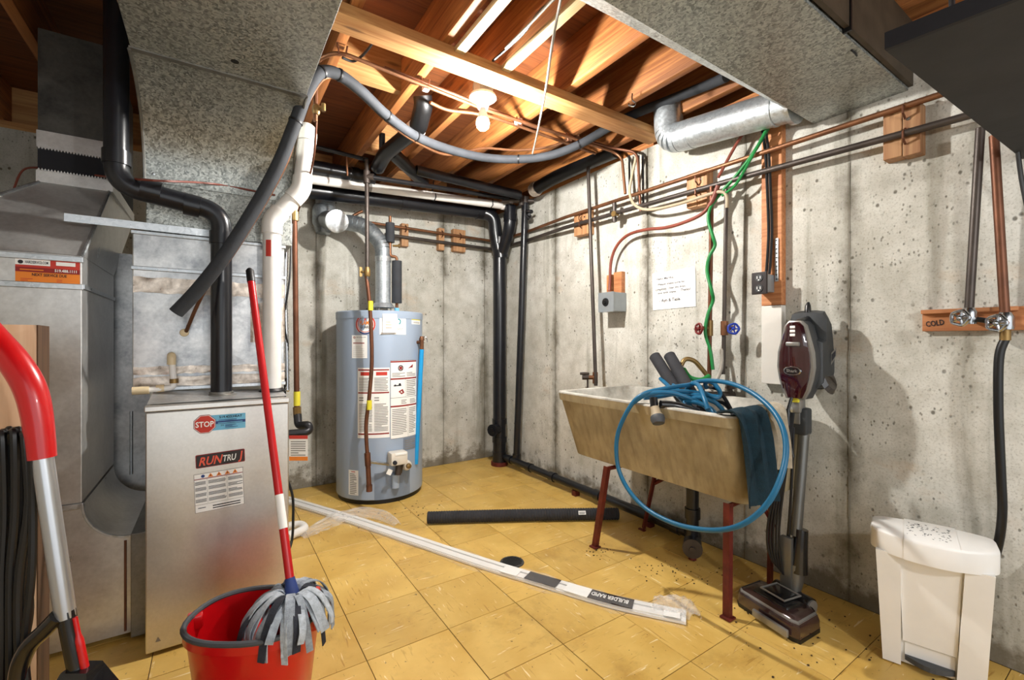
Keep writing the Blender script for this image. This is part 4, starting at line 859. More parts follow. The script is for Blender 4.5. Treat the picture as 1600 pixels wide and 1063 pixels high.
# ================================================================== WATER LINES ON THE WALLS
zu, zl = 1.937, 1.845
tag(MB().tube(fillet([(.86, 3.53, 2.008), (2.17, 3.53, 2.0), (2.17, 3.0, 1.992), (2.125, 2.5, 1.982), (2.125, -.4, 1.94)], .05), .0115, 12).build('water_pipe', 'copper'), 'upper copper water pipe along both concrete walls', 'pipe')
tag(MB().tube(fillet([(1.13, 3.53, 1.93), (2.168, 3.53, 1.925), (2.168, 3.0, 1.918), (2.125, 2.5, 1.908), (2.125, 1.2, 1.877), (2.125, .5, 1.852), (2.125, -.4, 1.83)], .05), .0135, 12).build('water_pipe', 'steel_dark'), 'lower dark water pipe along both concrete walls', 'pipe')
m = MB(); m.tube(fillet([at_y(566, 330, 3.5), at_y(550, 338, 3.5), at_y(560, 343, 3.53)], .02), .0115, 10); tag(m.build('pipe_bend', 'copper'), 'copper bend where the back wall pipe turns up', 'pipe')
wb = [(2.278, 2.422, 1.825, 1.995, 'wood pipe block on the right wall nearest the corner'), (1.385, 1.505, 1.8, 1.99, 'wood pipe block on the right wall above the sink'), (.535, .645, 1.775, 1.96, 'wood pipe block on the right wall under the trunk end')]
for y0, y1, z0, z1, lb in wb:
    k = thing('pipe_block', lb, 'block', (WX-.03, (y0+y1)/2, z0), 'wood pipe blocks on the right wall')
    ym = y0+(y1-y0)*.48
    bx((WX-.058, y0, z0), (WX-.001, ym-.001, z1), .003).build('plank', 'block_wood', k, smooth=False); bx((WX-.06, ym+.001, z0+.004), (WX-.001, y1, z1-.002), .003).build('plank', 'block_wood', k, smooth=False)
    for zz in (1.94, 1.845+(y0-.5)*.03):
        MB().tube([(WX-.062, ym-.01, zz+.03), (WX-.088, ym-.01, zz+.012), (WX-.088, ym-.01, zz-.012), (WX-.062, ym-.01, zz-.028)], .004, 6).build('pipe_strap', 'copper_dull', k)
    MB().lathe((WX-.058, y0+.035, z1-.05), (-1, 0, 0), [(.007, 0), (.006, .003)], 8).build('screw', 'chrome', k)
for (xa, xb, ya, yb, lb) in ((628, 639, 350, 384, 'narrow wood pipe block on back wall above the heater'), (686, 695, 357, 390, 'narrow wood pipe block on back wall, middle of three'), (709, 728, 360, 392, 'wider wood pipe block on back wall near the stack')):
    p, q = at_y(xa, yb, 3.54), at_y(xb, ya, 3.54)
    k = thing('pipe_block', lb, 'block', ((p.x+q.x)/2, 3.57, p.z), 'wood pipe blocks on the back wall')
    bx((p.x, 3.545, p.z), (q.x, WY-.001, q.z), .003).build('plank', 'block_wood', k, smooth=False); xm = (p.x+q.x)/2
    MB().tube([(xm, 3.54, 2.03), (xm, 3.514, 2.01), (xm, 3.514, 1.99), (xm, 3.54, 1.975)], .004, 6).build('pipe_strap', 'copper_dull', k)
# dark steel drop with bib tap
a, b = at_x(918, 235, 2.1), at_x(931, 603, 2.08)
sd = thing('supply_drop', 'thin dark steel pipe dropping to a copper tap left of the sink', 'pipe', b)
MB().cyl(a, b, .0125, 12).build('pipe', 'steel_dark', sd)
c0 = at_x(930, 590, 2.085); m = MB(); m.cyl(c0+V((0, 0, .035)), c0+V((0, 0, -.04)), .018, 12); m.cyl(c0, c0-lat*.05, .014, 12); m.build('copper_tee', 'copper', sd)
m = MB(); m.cyl(c0-lat*.045, c0-lat*.085, .016, 10); m.cyl(c0-lat*.07, c0-lat*.07+V((0, 0, .03)), .007); m.lathe(c0-lat*.07+V((0, 0, .025)), lat, [(.008, -.03), (.01, 0), (.008, .03)], 8); m.cyl(c0-lat*.05, c0-lat*.05+V((0, 0, -.1)), .006); m.build('tap', 'steel_dark', sd)
# hot and cold drops over the sink
def drop(nm, lb, x0, y0, x1, y1, X, r, mat): a, b = at_x(x0, y0, X), at_x(x1, y1, X); k = thing(nm, lb, 'pipe', b); MB().cyl(a, b, r, 12).build('pipe', mat, k); return k, a, b
h_, a, b = drop('supply_drop', 'copper supply drop with red handwheel over the sink', 1112, 292, 1108, 598, 2.11, .0105, 'copper_dull')
vp = at_x(1109, 513, 2.11); m = MB(); m.cyl(vp+V((0, 0, .04)), vp+V((0, 0, -.04)), .016, 12); m.cyl(vp, vp+V((-.05, .02, 0)), .01); m.build('valve_body', 'brass', h_)
def wheel(c, n_, r, mat, par, nm='handwheel'):
    u, w_, d = frame(V(n_)); m = MB(); m.tube([c+(u*math.cos(2*PI*k/20)+w_*math.sin(2*PI*k/20))*r*(1+.06*math.cos(5*2*PI*k/20)) for k in range(20)], r*.22, 8, closed=True)
    for k in range(5): a = 2*PI*k/5; m.cyl(c, c+(u*math.cos(a)+w_*math.sin(a))*r, r*.15, 6)
    m.lathe(c-d*.006, d, [(r*.35, 0), (r*.35, .012), (r*.15, .018)], 10); return m.build(nm, mat, par)
wheel(at_x(1092, 514, 2.06), (-1, .35, 0), .026, 'wheel_red', h_)
c_, a, b = drop('supply_drop', 'dark supply drop with blue handwheel over the sink', 1135, 296, 1130, 585, 2.11, .0095, 'steel_dark')
vp = at_x(1132, 513, 2.11); m = MB(); m.cyl(vp+V((0, 0, .035)), vp+V((0, 0, -.035)), .018, 12); m.cyl(vp, vp+lat*.05, .011); m.build('valve_body', 'copper', c_)
wheel(at_x(1146, 514, 2.09), (-.8, -.6, 0), .024, 'wheel_blue', c_)
m = MB(); m.tube(curve([at_x(1130, 545, 2.11), at_x(1127, 575, 2.1), at_x(1117, 600, 2.06), at_x(1112, 610, 2.04)], 5), .01, 10); m.build('flexible_tail', 'cable_white', c_)
fc_ = thing('gooseneck_faucet', 'old brass gooseneck faucet over the back of the sink', 'faucet', at_x(1115, 612, 2.09))
fp = [at_x(1113, 608, 2.09), at_x(1106, 588, 2.08), at_x(1085, 563, 2.02), at_x(1070, 560, 1.98), at_x(1064, 572, 1.96)]
MB().tube(fillet(fp, .03, 5), .0115, 12).build('spout', 'brass', fc_); MB().cyl(fp[-1], fp[-1]+V((0, 0, -.02)), .014, 12).build('nozzle', 'chrome', fc_)
p = at_x(1122, 618, 2.1); m = MB(); m.cyl(p-lat*.1, p+lat*.08, .02, 12); m.lathe(p-lat*.08+V((0, 0, .0)), (0, 0, 1), [(.02, 0), (.012, .03), (.025, .034), (.02, .05)], 10); m.lathe(p+lat*.06, (0, 0, 1), [(.02, 0), (.012, .03), (.025, .034), (.02, .05)], 10); m.build('mixer_body', 'steel_dark', fc_)
# green cord
gpts = [(1206, 190, 2.12), (1180, 235, 2.12), (1150, 275, 2.12), (1126, 302, 2.12), (1110, 325, 2.1), (1107, 345, 2.09), (1114, 370, 2.09), (1117, 384, 2.1), (1108, 402, 2.09), (1105, 425, 2.09), (1112, 455, 2.08), (1114, 470, 2.1), (1106, 492, 2.09), (1102, 520, 2.08), (1110, 548, 2.09), (1114, 578, 2.09)]
tag(MB().tube(curve([at_x(*p) for p in gpts], 6), .0085, 10).build('garden_hose', 'cord_green'), 'thin green hose zigzagging down the copper drop', 'hose')
tag(MB().tube(curve([at_x(x, y, 2.1) for x, y in ((1200, 198), (1172, 250), (1150, 288), (1128, 306))], 5), .007, 8).build('garden_hose', 'cord_green'), 'second green hose strand above the upper water pipe', 'hose')
tag(MB().tube(curve([at_x(1068, 577, 1.97), at_x(1078, 590, 1.96), at_x(1095, 594, 2.0), at_x(1108, 588, 2.05)], 6), .012, 10).build('hose_stub', 'cord_green'), 'short green hose piece looped below the gooseneck faucet', 'hose')
# red cable
tag(MB().tube(curve([at_x(1163, 205, 2.14), at_x(1145, 235, 2.13), at_x(1122, 278, 2.12)], 5), .008, 8).build('power_cable', 'cable_red'), 'reddish cable slanting down from the round duct', 'cable')
rp = [(1122, 290, 2.1), (1112, 316, 2.1), (1096, 335, 2.1), (1068, 348, 2.11), (1040, 356, 2.12), (1010, 359, 2.13), (982, 367, 2.14), (964, 384, 2.14), (955, 408, 2.14), (953, 440, 2.14), (952, 455, 2.13)]
tag(MB().tube(curve([at_x(*p) for p in rp], 6), [.012]*8+[.0095]*53, 10).build('power_cable', 'cable_red'), 'thick reddish cable curving across the wall into the timer box', 'cable')
tag(MB().tube(curve([at_x(*p) for p in ((994, 245, 2.12), (986, 282, 2.12), (984, 302, 2.12), (990, 318, 2.1), (1005, 327, 2.1), (1030, 326, 2.1), (1070, 316, 2.1), (1110, 303, 2.1), (1128, 300, 2.1), (1136, 308, 2.1), (1136, 325, 2.1))], 6), .0085, 10).build('beige_tube', 'cable_beige'), 'beige tube dropping from joists and following the lower water pipe', 'tube')
for k, x in enumerate((983, 998, 1004)):
    tag(MB().cyl(at_x(x, 243, 2.16), at_x(x+1, 318 if k else 300, 2.16), .006, 8).build('small_pipe', 'steel_black'), ['thin dark pipe dropping to the copper line, leftmost of three', 'thin dark pipe dropping to the copper line, middle of three', 'thin dark pipe dropping to the copper line, rightmost of three'][k], 'pipe')
p = at_x(960, 330, 2.12); k = thing('pipe_tee', 'tarnished valve cluster on the water pipes above the timer box', 'valve', p)
m = MB(); m.cyl(p+V((0, 0, .05)), p+V((0, 0, -.07)), .014, 10); m.cyl(p+V((0, .03, 0)), p+V((0, -.06, -.02)), .012, 10); m.build('body', 'steel_dark', k); m = MB(); m.lathe(p+V((0, -.03, -.03)), (-1, 0, 0), [(.008, 0), (.008, .03), (.018, .033), (.018, .042)], 10); m.build('handle', 'brass', k)
# timer box with wood behind
tb = thing('timer_box', 'small grey metal switch box with round black knob on the wall', 'switch box', at_x(955, 490, 2.16))
for xa, xb, ya, yb in ((947, 957, 429, 458), (958, 971, 424, 456)): p, q = at_x(xa, yb, 2.165), at_x(xb, ya, 2.165); bx((2.165, q.y, 1.36), (WX-.001, p.y-.004, q.z), .002).build('wood_backer', 'board_orange', tb, smooth=False)
p, q = at_x(936, 488, 2.085), at_x(959, 456, 2.085); bx((2.085, q.y, p.z), (WX-.001, p.y, q.z), .004).build('box', 'grey_box', tb, smooth=False)
kc = V((2.085, (p.y+q.y)/2, (p.z+q.z)/2)); MB().lathe(kc, (-1, 0, 0), [(.027, 0), (.025, .012), (.014, .014), (.012, .022)], 20).build('knob', 'rubber_black', tb); bx((2.08, q.y-.002, p.z-.002), (2.086, p.y+.002, q.z+.002)).build('face_plate', 'grey_box', tb, smooth=False)
# handwritten note
c4 = [at_x(*p, 2.194) for p in ((1020, 485), (1087, 484), (1087, 420), (1020, 428))]
W_, H_ = (c4[1]-c4[0]).length, (c4[3]-c4[0]).length
nm = plane_map((WX-.003, c4[0].y, c4[0].z), (0, -1, .02), (0, .02, 1), (-1, 0, 0))
sh = Sheet(); sh.rect(0, 0, W_, H_, 'paper', 0)
sh.text('Hello Martha,', W_*.1, H_*.8, W_*.42, H_*.055, 'ink', 1, True).text('Please make sure to', W_*.14, H_*.65, W_*.62, H_*.055, 'ink', 1, True).text('completely', W_*.07, H_*.52, W_*.28, H_*.06, 'ink', 1, True).text('clean the drips,', W_*.39, H_*.53, W_*.4, H_*.05, 'ink', 1, True)
sh.text('sink with wipes.', W_*.13, H_*.42, W_*.45, H_*.05, 'ink', 1, True).text('Thanks!', W_*.67, H_*.43, W_*.22, H_*.06, 'ink', 1, True).rect(W_*.07, H_*.5, W_*.34, H_*.506, 'ink', 1).text('- Ayn & Tasia', W_*.16, H_*.2, W_*.5, H_*.08, 'ink', 1, True).ring(W_*.82, H_*.31, .004, .0055, 'ink', 1, 12, PI, 2*PI).rect(W_*.8, H_*.35, W_*.84, H_*.356, 'ink', 1)
nt = sh.build('paper_note', None, nm, print_name='handwriting'); tag(nt, 'handwritten white paper note taped to the concrete above the sink', 'note')
# wood stud board, white painted foot, outlet
y0, y1 = 1.023, 1.115
sb = thing('wall_board', 'vertical wood board on the right wall, painted white at its foot', 'board', (WX-.03, 1.07, .885))
bx((WX-.04, y0, 1.252), (WX-.001, y1, 2.2), .003).build('board', 'board_orange', sb, smooth=False); bx((WX-.0405, y0, .885), (WX-.001, y1, 1.25), .003).build('painted_foot', 'white_paint', sb, smooth=False)
p, q = at_x(1211, 440, 2.155), at_x(1216, 372, 2.155); m = MB(); m.box((2.154, q.y, p.z), (2.158, p.y, q.z)); o = m.build('steel_strap', 'galv_bright', sb, smooth=False)
m = MB()
for k in range(10): zz = p.z+(q.z-p.z)*(k+.5)/10; m.cyl((2.1525, (p.y+q.y)/2, zz), (2.156, (p.y+q.y)/2, zz), .0035, 8)
m.build('strap_hole', 'rubber_black', o)
ob = thing('wall_outlet', 'dark brown duplex outlet box on the vertical wall board', 'outlet', at_x(1190, 462, 2.1))
p, q = at_x(1175, 461, 2.085), at_x(1199, 424, 2.085); yc, zc = (p.y+q.y)/2, (p.z+q.z)/2; wy, wz = abs(p.y-q.y)/2, abs(p.z-q.z)/2
bx((2.09, yc-wy*.85, zc-wz*.8), (WX-.041, yc+wy*.85, zc+wz*.8), .003).build('box', 'grey_box', ob, smooth=False); bx((2.08, yc-wy, zc-wz), (2.091, yc+wy, zc+wz), .003).build('face_plate', 'outlet_brown', ob, smooth=False)
for dz in (.024, -.024):
    s_ = MB().lathe((2.08, yc, zc+dz), (-1, 0, 0), [(.017, 0), (.017, .003)], 16).build('socket', 'vac_grey', ob)
    m = MB(); [m.box((2.0755, yc+s-.0015, zc+dz-.004), (2.0772, yc+s+.0015, zc+dz+.008)) for s in (-.007, .007)]; m.box((2.0755, yc-.003, zc+dz-.012), (2.0772, yc+.003, zc+dz-.007)); m.build('slot', 'paper', s_, smooth=False)
for k, dx in enumerate((0, 5)):
    tag(MB().tube(curve([at_x(1190+dx, 196, 2.12), at_x(1196+dx, 240, 2.13), at_x(1199+dx, 300, 2.14), at_x(1201+dx, 360, 2.145), at_x(1199+dx, 405, 2.14), at_x(1197+dx, 428, 2.13)], 5), .0065, 8).build('outlet_cable', ['rubber_black', 'cable_beige'][k] if False else 'rubber_black'), ['black cable running down the wall board into the outlet, left of two', 'black cable running down the wall board into the outlet, right of two'][k], 'cable', 'cables to the wall outlet')
# valve board at far right
vb = thing('valve_board', 'orange wood board marked COLD on the right wall', 'board', (WX-.02, .3, 1.12))
bx((WX-.022, .02, 1.122), (WX-.001, .54, 1.2), .002).build('board', 'board_orange', vb, smooth=False); bx((WX-.04, .30, 1.185), (WX-.023, .54, 1.2), .002).build('batten', 'board_orange', vb, smooth=False)
Sheet().text('COLD', 0, 0, .05, .019, 'ink', 0, True, rot=.15).build('marking', vb, plane_map((WX-.0225, .528, 1.138), (0, -1, 0), (0, 0, 1), (-1, 0, 0)), 'hand marked word COLD')
def hosebib(nm, lb, px, py, tx, ty, mat):
    wc = at_x(px, py, 2.07); p = V((2.115, wc.y-.012, wc.z)); tp = at_x(tx, ty, 2.12); k = thing(nm, lb, 'valve', p+V((0, 0, -.03)))
    MB().tube([p+V((0, 0, .01)), tp, tp+V((.0, .0, .4))] if False else [p+V((0, 0, .01)), tp], .0125, 12).build('pipe', mat, k)
    m = MB(); m.lathe(p+V((0, 0, -.02)), (0, 0, 1), [(.02, 0), (.022, .01), (.022, .04), (.014, .055)], 10); m.cyl(p, V((WX-.02, p.y, p.z)), .012); m.cyl(p, wc, .011); m.build('valve_body', 'chrome', k)
    wheel(wc, (-.95, .3, 0), .024, 'chrome', k); return k, p
k1, p1 = hosebib('water_valve', 'chrome valve on dark pipe at left end of the COLD board', 1500, 497, 1532, 200, 'steel_dark')
k2, p2 = hosebib('water_valve', 'chrome valve on copper pipe feeding the black hose', 1557, 505, 1553, 212, 'copper_dull')
MB().cyl(p1+V((0, 0, 0)), p2, .009, 10).build('link_pipe', 'steel_black', k2)
m = MB(); m.cyl(p2+V((0, 0, -.02)), p2+V((0, 0, -.055)), .0135, 12); m.build('hose_coupling', 'brass', k2)
tag(MB().tube(curve([p2+V((0, 0, -.05)), at_x(1561, 560, 2.11), at_x(1560, 640, 2.11), at_x(1564, 740, 2.12), at_x(1566, 800, 2.13), at_x(1560, 850, 2.15), at_x(1545, 900, 2.17)], 8), .012, 12).build('washer_hose', 'rubber_black'), 'black rubber hose hanging from the chrome valve behind the white bin', 'hose')
tag(MB().tube(curve([at_x(1590, 232, 2.1), at_x(1596, 280, 2.13), at_x(1606, 330, 2.15)], 5), .006, 8).build('loose_cable', 'rubber_black'), 'short black cable end beside the dark hung panel', 'cable')

# ================================================================== FURNACE SIDE GAS CONDUIT
dg2 = 2.05
cg = thing('gas_supply', 'brown gas pipe with yellow valve and black fittings beside the furnace', 'pipe', at_d(468, 672, 2.3))
MB().cyl(at_d(460, 318, 2.35), at_d(464, 650, 2.35), .0135, 12).build('pipe', 'copper_dull', cg)
m = MB(); m.tube(fillet([at_d(457, 290, 2.33), at_d(462, 300, 2.35), at_d(461, 330, 2.35)], .03), .02, 12); m.build('cream_elbow', 'cpvc_cream', cg); MB().cyl(at_d(461, 328, 2.35), at_d(461, 345, 2.35), .018, 8).build('union', 'brass', cg)
MB().cyl(at_d(464, 612, 2.35), at_d(464, 634, 2.35), .0165, 10).build('yellow_tag', 'label_yellow', cg); MB().cyl(at_d(464, 636, 2.35), at_d(465, 652, 2.35), .02, 8).build('union', 'brass', cg)
m = MB(); m.tube(fillet([at_d(465, 648, 2.35), at_d(466, 665, 2.33), at_d(482, 664, 2.3), at_d(484, 672, 2.3), at_d(478, 676, 2.28), V((FX1-.004, at_d(446, 678, 2.25).y, at_d(446, 678, 2.25).z))], .02), .02, 12); m.build('black_fitting', 'steel_black', cg)
o_ = at_d(452, 720, 2.22); tm = plane_map(o_, lat, (0, 0, 1), (-S, -C, 0)); W_, H_ = .092, .125; sh = Sheet(); sh.rect(0, 0, W_, H_, 'paper', 0).rect(0, 0, W_, H_*.16, 'label_orange', 1).rect(0, H_*.86, W_, H_, 'label_red', 1).lines(.008, H_*.2, W_-.008, H_*.82, 7); sh.build('inspection_tag', cg, tm, 'white and orange inspection tag')
fxp = [at_d(449, 345, 2.2), at_d(447, 400, 2.2), at_d(446, 470, 2.2), at_d(448, 540, 2.2), at_d(449, 612, 2.2)]
ar = thing('armoured_cable', 'ribbed silver armoured cable hanging beside the white exhaust pipe', 'cable', fxp[-1])
cv = curve(fxp, 24); MB().tube(cv, [.0105 if i % 2 else .0085 for i in range(len(cv))], 10).build('conduit', 'chrome', ar)
tag(MB().tube(curve([at_d(456, 350, 2.25), at_d(453, 430, 2.2), at_d(444, 500, 2.18), at_d(450, 545, 2.2), at_d(445, 590, 2.2), at_d(447, 640, 2.2)], 8), .0045, 8).build('thin_cable', 'rubber_black'), 'thin black wire twisting down beside the armoured cable', 'wire')
tag(MB().tube(curve([at_d(447, 745, 2.2), at_d(457, 775, 2.2), at_d(458, 815, 2.18), at_d(456, 845, 2.16), at_d(449, 866, 2.1)], 6), .006, 8).build('extension_cord', 'rubber_black'), 'black power cord hanging by the furnace right edge', 'cord')
wq = at_z(470, 832, .03); k = thing('drain_fitting', 'white plastic drain elbow lying on floor beside the furnace', 'pipe', at_z(468, 836, 0)); MB().tube(fillet([at_z(448, 823, .03), at_z(470, 819, .035), at_z(478, 826, .03), at_z(452, 838, .025)], .03), .022, 16).build('elbow', 'pvc_white', k); MB().cyl(at_z(459, 834, .025), at_z(448, 840, .025), .025, 16).build('collar', 'pvc_white', k)
tag(MB().tube(curve([at_d(440, 410, 2.0), at_d(470, 470, 2.5), at_d(466, 330, 2.2), at_d(487, 262, 1.95), at_d(494, 200, 1.87), at_d(495, 140, 1.86)][2:], 6), .0045, 8).build('thermostat_wire', 'copper_dull'), 'thin brown wire hanging in front of the white exhaust bend', 'wire')

# ================================================================== LAUNDRY TUB
SX0, SX1, SY0, SY1, SZ = 1.545, 2.135, .9, 1.915, .812
BZ = .455
def rring(x0, x1, y0, y1, z, r=.05, n=6):
    pts = []
    for cx, cy, a0 in ((x1-r, y1-r, 0), (x0+r, y1-r, PI/2), (x0+r, y0+r, PI), (x1-r, y0+r, 3*PI/2)):
        for k in range(n): a = a0+PI/2*k/(n-1); pts.append(V((cx+r*math.cos(a), cy+r*math.sin(a), z)))
    return pts
tub = thing('laundry_tub', 'old cement laundry tub on rusty red legs with whitened rim', 'sink', ((SX0+SX1)/2, (SY0+SY1)/2, 0))
MB().loft([rring(1.69, 2.10, SY0+.03, SY1-.06, BZ, .05), rring(1.66, 2.12, SY0+.012, SY1-.035, BZ+.012, .055), rring(SX0+.022, SX1-.004, SY0+.006, SY1-.012, SZ-.045, .05), rring(SX0+.018, SX1-.002, SY0+.003, SY1-.01, SZ-.043, .05)], caps=False).add(rring(1.69, 2.10, SY0+.03, SY1-.06, BZ, .05), [tuple(range(24))]).build('basin', 'tub_buff', tub)
MB().loft([rring(SX0+.014, SX1, SY0, SY1-.006, SZ-.046, .05), rring(SX0+.006, SX1+.004, SY0-.006, SY1, SZ-.006, .055)], caps=False).build('rim_band', 'tub_buff', tub)
MB().loft([rring(SX0+.006, SX1+.004, SY0-.006, SY1, SZ-.008, .055), rring(SX0+.008, SX1+.002, SY0-.004, SY1-.002, SZ, .053), rring(SX0+.04, SX1-.03, SY0+.028, SY1-.034, SZ, .035), rring(SX0+.046, SX1-.036, SY0+.034, SY1-.04, SZ-.012, .03),
           rring(1.73, 2.06, SY0+.06, SY1-.1, BZ+.05, .03)], caps=False).build('inner_rim', 'tub_inside', tub)
MB().add(rring(1.729, 2.061, SY0+.059, SY1-.099, BZ+.05, .03), [tuple(range(24))]).build('inner_floor', 'tub_inside', tub)
feet = [(1.66, 1.712, 1.635, 1.6), (2.062, 1.716, 2.05, 1.6), (1.667, .985, 1.655, .975), (2.056, 1.01, 2.05, 1.0)]
for i, (fx, fy, tx_, ty_) in enumerate(feet):
    a, b = V((fx, fy, .006)), V((tx_, ty_, BZ+.0)); s_ = 1 if tx_ < 1.8 else -1
    m = MB(); w_ = .026
    L = [V((0, 0, 0)), V((w_*s_, 0, 0)), V((w_*s_, .004, 0)), V((.004*s_, .004, 0)), V((.004*s_, w_, 0)), V((0, w_, 0))]
    m.loft([[a+p for p in L], [b+p for p in L]]); m.box((fx-.014, fy-.012, 0), (fx+.03*s_, fy+.03, .007)); m.build('leg', 'leg_red', tub, smooth=False)
for ya, yb in ((1.70, 1.58), (1.01, .985)):
    pass
def bar(a, b, nm, r=.011): MB().tube([a, b], r, 4).build(nm, 'leg_red', tub, smooth=False)
bar(V((1.66, .985, BZ-.012)), V((2.055, 1.0, BZ-.012)), 'cross_bar'); bar(V((1.645, 1.61, BZ-.012)), V((2.052, 1.61, BZ-.012)), 'cross_bar')
bar(V((1.9, 1.0, BZ-.014)), V((2.052, 1.005, .27)), 'brace'); bar(V((2.054, 1.66, .28)), V((2.05, 1.42, BZ-.014)), 'brace')
# trap under the tub
tp = thing('sink_trap', 'black drain tailpiece and cleanout tee under the laundry tub', 'pipe', at_z(1078, 872, 0))
c0 = at_z(1080, 868, .0); c0 = V((1.98, at_x(1082, 850, 1.98).y, .085))
MB().cyl(c0+V((0, 0, -.05)), V((c0.x, c0.y, BZ)), .03, 18).build('tailpiece', 'abs_black', tp); MB().cyl(c0+V((0, 0, .12)), c0+V((0, 0, .17)), .037, 18).build('coupling', 'abs_black', tp)
dd = (V((0, 0, c0.z))-c0); dd.z = 0; dd.normalize(); MB().cyl(c0, c0+dd*.07, .042, 20).build('cleanout_body', 'abs_black', tp); MB().lathe(c0+dd*.07, dd, [(.046, 0), (.046, .012), (.03, .013), (.012, .013), (.012, .022)], 18).build('cleanout_plug', 'steel_dark', tp)
MB().tube(fillet([c0, c0+V((.09, .04, 0)), V((2.125, c0.y+.12, .056))], .04), .03, 16).build('outlet_arm', 'abs_black', tp)
MB().cyl(V((c0.x, c0.y, 0)), V((c0.x, c0.y, .05)), .02, 10).build('prop', 'leg_red', tp)

# blue hose: big loop outside, tangle inside
bh = thing('blue_hose', 'blue garden hose tangled in the laundry tub with one big loop outside', 'hose', (1.8, 1.2, .6))
HR = .0095
big = [at_x(1080, 601, 1.8), at_x(1040, 607, 1.66), at_x(1005, 616, 1.56), at_x(985, 635, 1.525), at_x(967, 672, 1.505), at_x(963, 705, 1.5), at_x(968, 738, 1.5), at_x(985, 770, 1.5), at_x(1012, 797, 1.5), at_x(1050, 817, 1.5), at_x(1090, 827, 1.5), at_x(1130, 828, 1.5), at_x(1165, 817, 1.5), at_x(1197, 790, 1.52), at_x(1218, 752, 1.55), at_x(1228, 710, 1.6), at_x(1224, 672, 1.64), at_x(1206, 640, 1.68), at_x(1175, 614, 1.72), at_x(1140, 599, 1.76), at_x(1105, 595, 1.8), at_x(1080, 600, 1.84), at_x(1066, 615, 1.86)]
MB().tube(curve(big, 8), HR, 12).build('outer_loop', 'hose_blue', bh)
rn = random.Random(11)
strands = [[(990, 629, 1.545), (1012, 616, 1.58), (1045, 614, 1.64), (1075, 622, 1.7), (1100, 634, 1.76), (1112, 650, 1.8)],
           [(1032, 592, 1.86), (1045, 604, 1.8), (1062, 622, 1.74), (1078, 638, 1.7)],
           [(1052, 602, 1.84), (1066, 618, 1.78), (1078, 634, 1.72)],
           [(1073, 608, 1.84), (1082, 600, 1.8), (1092, 603, 1.76), (1100, 622, 1.7), (1106, 640, 1.68)],
           [(1010, 619, 1.6), (1040, 612, 1.66), (1070, 612, 1.74), (1100, 616, 1.82), (1122, 622, 1.86)],
           [(1070, 626, 1.7), (1090, 630, 1.72), (1112, 640, 1.75), (1120, 655, 1.72)],
           [(1104, 606, 1.86), (1102, 600, 1.84), (1108, 596, 1.83), (1118, 602, 1.84), (1125, 614, 1.84), (1120, 622, 1.82), (1108, 618, 1.8), (1096, 612, 1.8)],
           [(1060, 640, 1.7), (1085, 622, 1.76), (1115, 628, 1.8), (1130, 642, 1.84)], [(1006, 622, 1.6), (1030, 620, 1.66), (1056, 616, 1.72), (1090, 618, 1.78), (1125, 620, 1.84)]]
for st_ in strands: MB().tube(curve([at_x(*p) for p in st_], 7), HR*1.02, 12).build('hose_strand', 'hose_blue', bh)
bk = [[(1104, 605, 1.9), (1120, 608, 1.86), (1132, 622, 1.88), (1142, 640, 1.86)], [(1118, 628, 1.9), (1130, 630, 1.88), (1140, 640, 1.86), (1146, 650, 1.84)]]
tag(MB().tube(curve([at_x(*p) for p in bk[0]], 7), .008, 10).build('black_hose', 'canvas_black'), 'black hose piece lying in the tub right of the tangle, upper', 'hose'); tag(MB().tube(curve([at_x(*p) for p in bk[1]], 7), .008, 10).build('black_hose', 'canvas_black'), 'black hose piece lying in the tub right of the tangle, lower', 'hose')
# spray nozzle
spn = thing('spray_nozzle', 'black spray nozzle hanging over the tub front rim', 'nozzle', at_x(1027, 660, 1.53))
a, b, c = at_x(1090, 645, 1.68), at_x(1055, 634, 1.6), at_x(1032, 632, 1.545)
MB().tube(curve([a, b, c], 6), [.02]*6+[.017]*7, 14).build('grip', 'vac_black', spn); e = at_x(1027, 652, 1.525)
m = MB(); m.cyl(at_x(1021, 622, 1.545), at_x(1023, 640, 1.535), .017, 14); m.build('trigger_head', 'vac_black', spn); MB().tube([at_x(1023, 636, 1.535), at_x(1025, 645, 1.53), e], [.018, .02, .028], 16).build('neck', 'cable_beige', spn); MB().tube([e, at_x(1028, 656, 1.52), at_x(1029, 662, 1.515)], [.0285, .03, .024], 18).build('rose', 'grey_rubber', spn)
# two foam sleeves standing in the tub
for (x0, y0, x1, y1, X0, X1, lb) in ((1023, 557, 1058, 612, 1.9, 1.85, 'dark foam pipe sleeve standing in the tub, left one'), (1046, 556, 1078, 612, 1.93, 1.86, 'dark foam pipe sleeve standing in the tub, right one')):
    a, b = at_x(x0, y0, X0), at_x(x1, y1, X1); b2 = b+(b-a)*.9; k = thing('foam_sleeve', lb, 'pipe insulation', b2, 'foam sleeves in the tub'); MB().tube([a, a+(b2-a)*.5, b2], .029, 20).build('sleeve', 'foam_dark', k)
    dv = (a-b2).normalized(); MB().cyl(a-dv*.002, a+dv*.0006, .013, 12).build('bore', 'rubber_black', k)
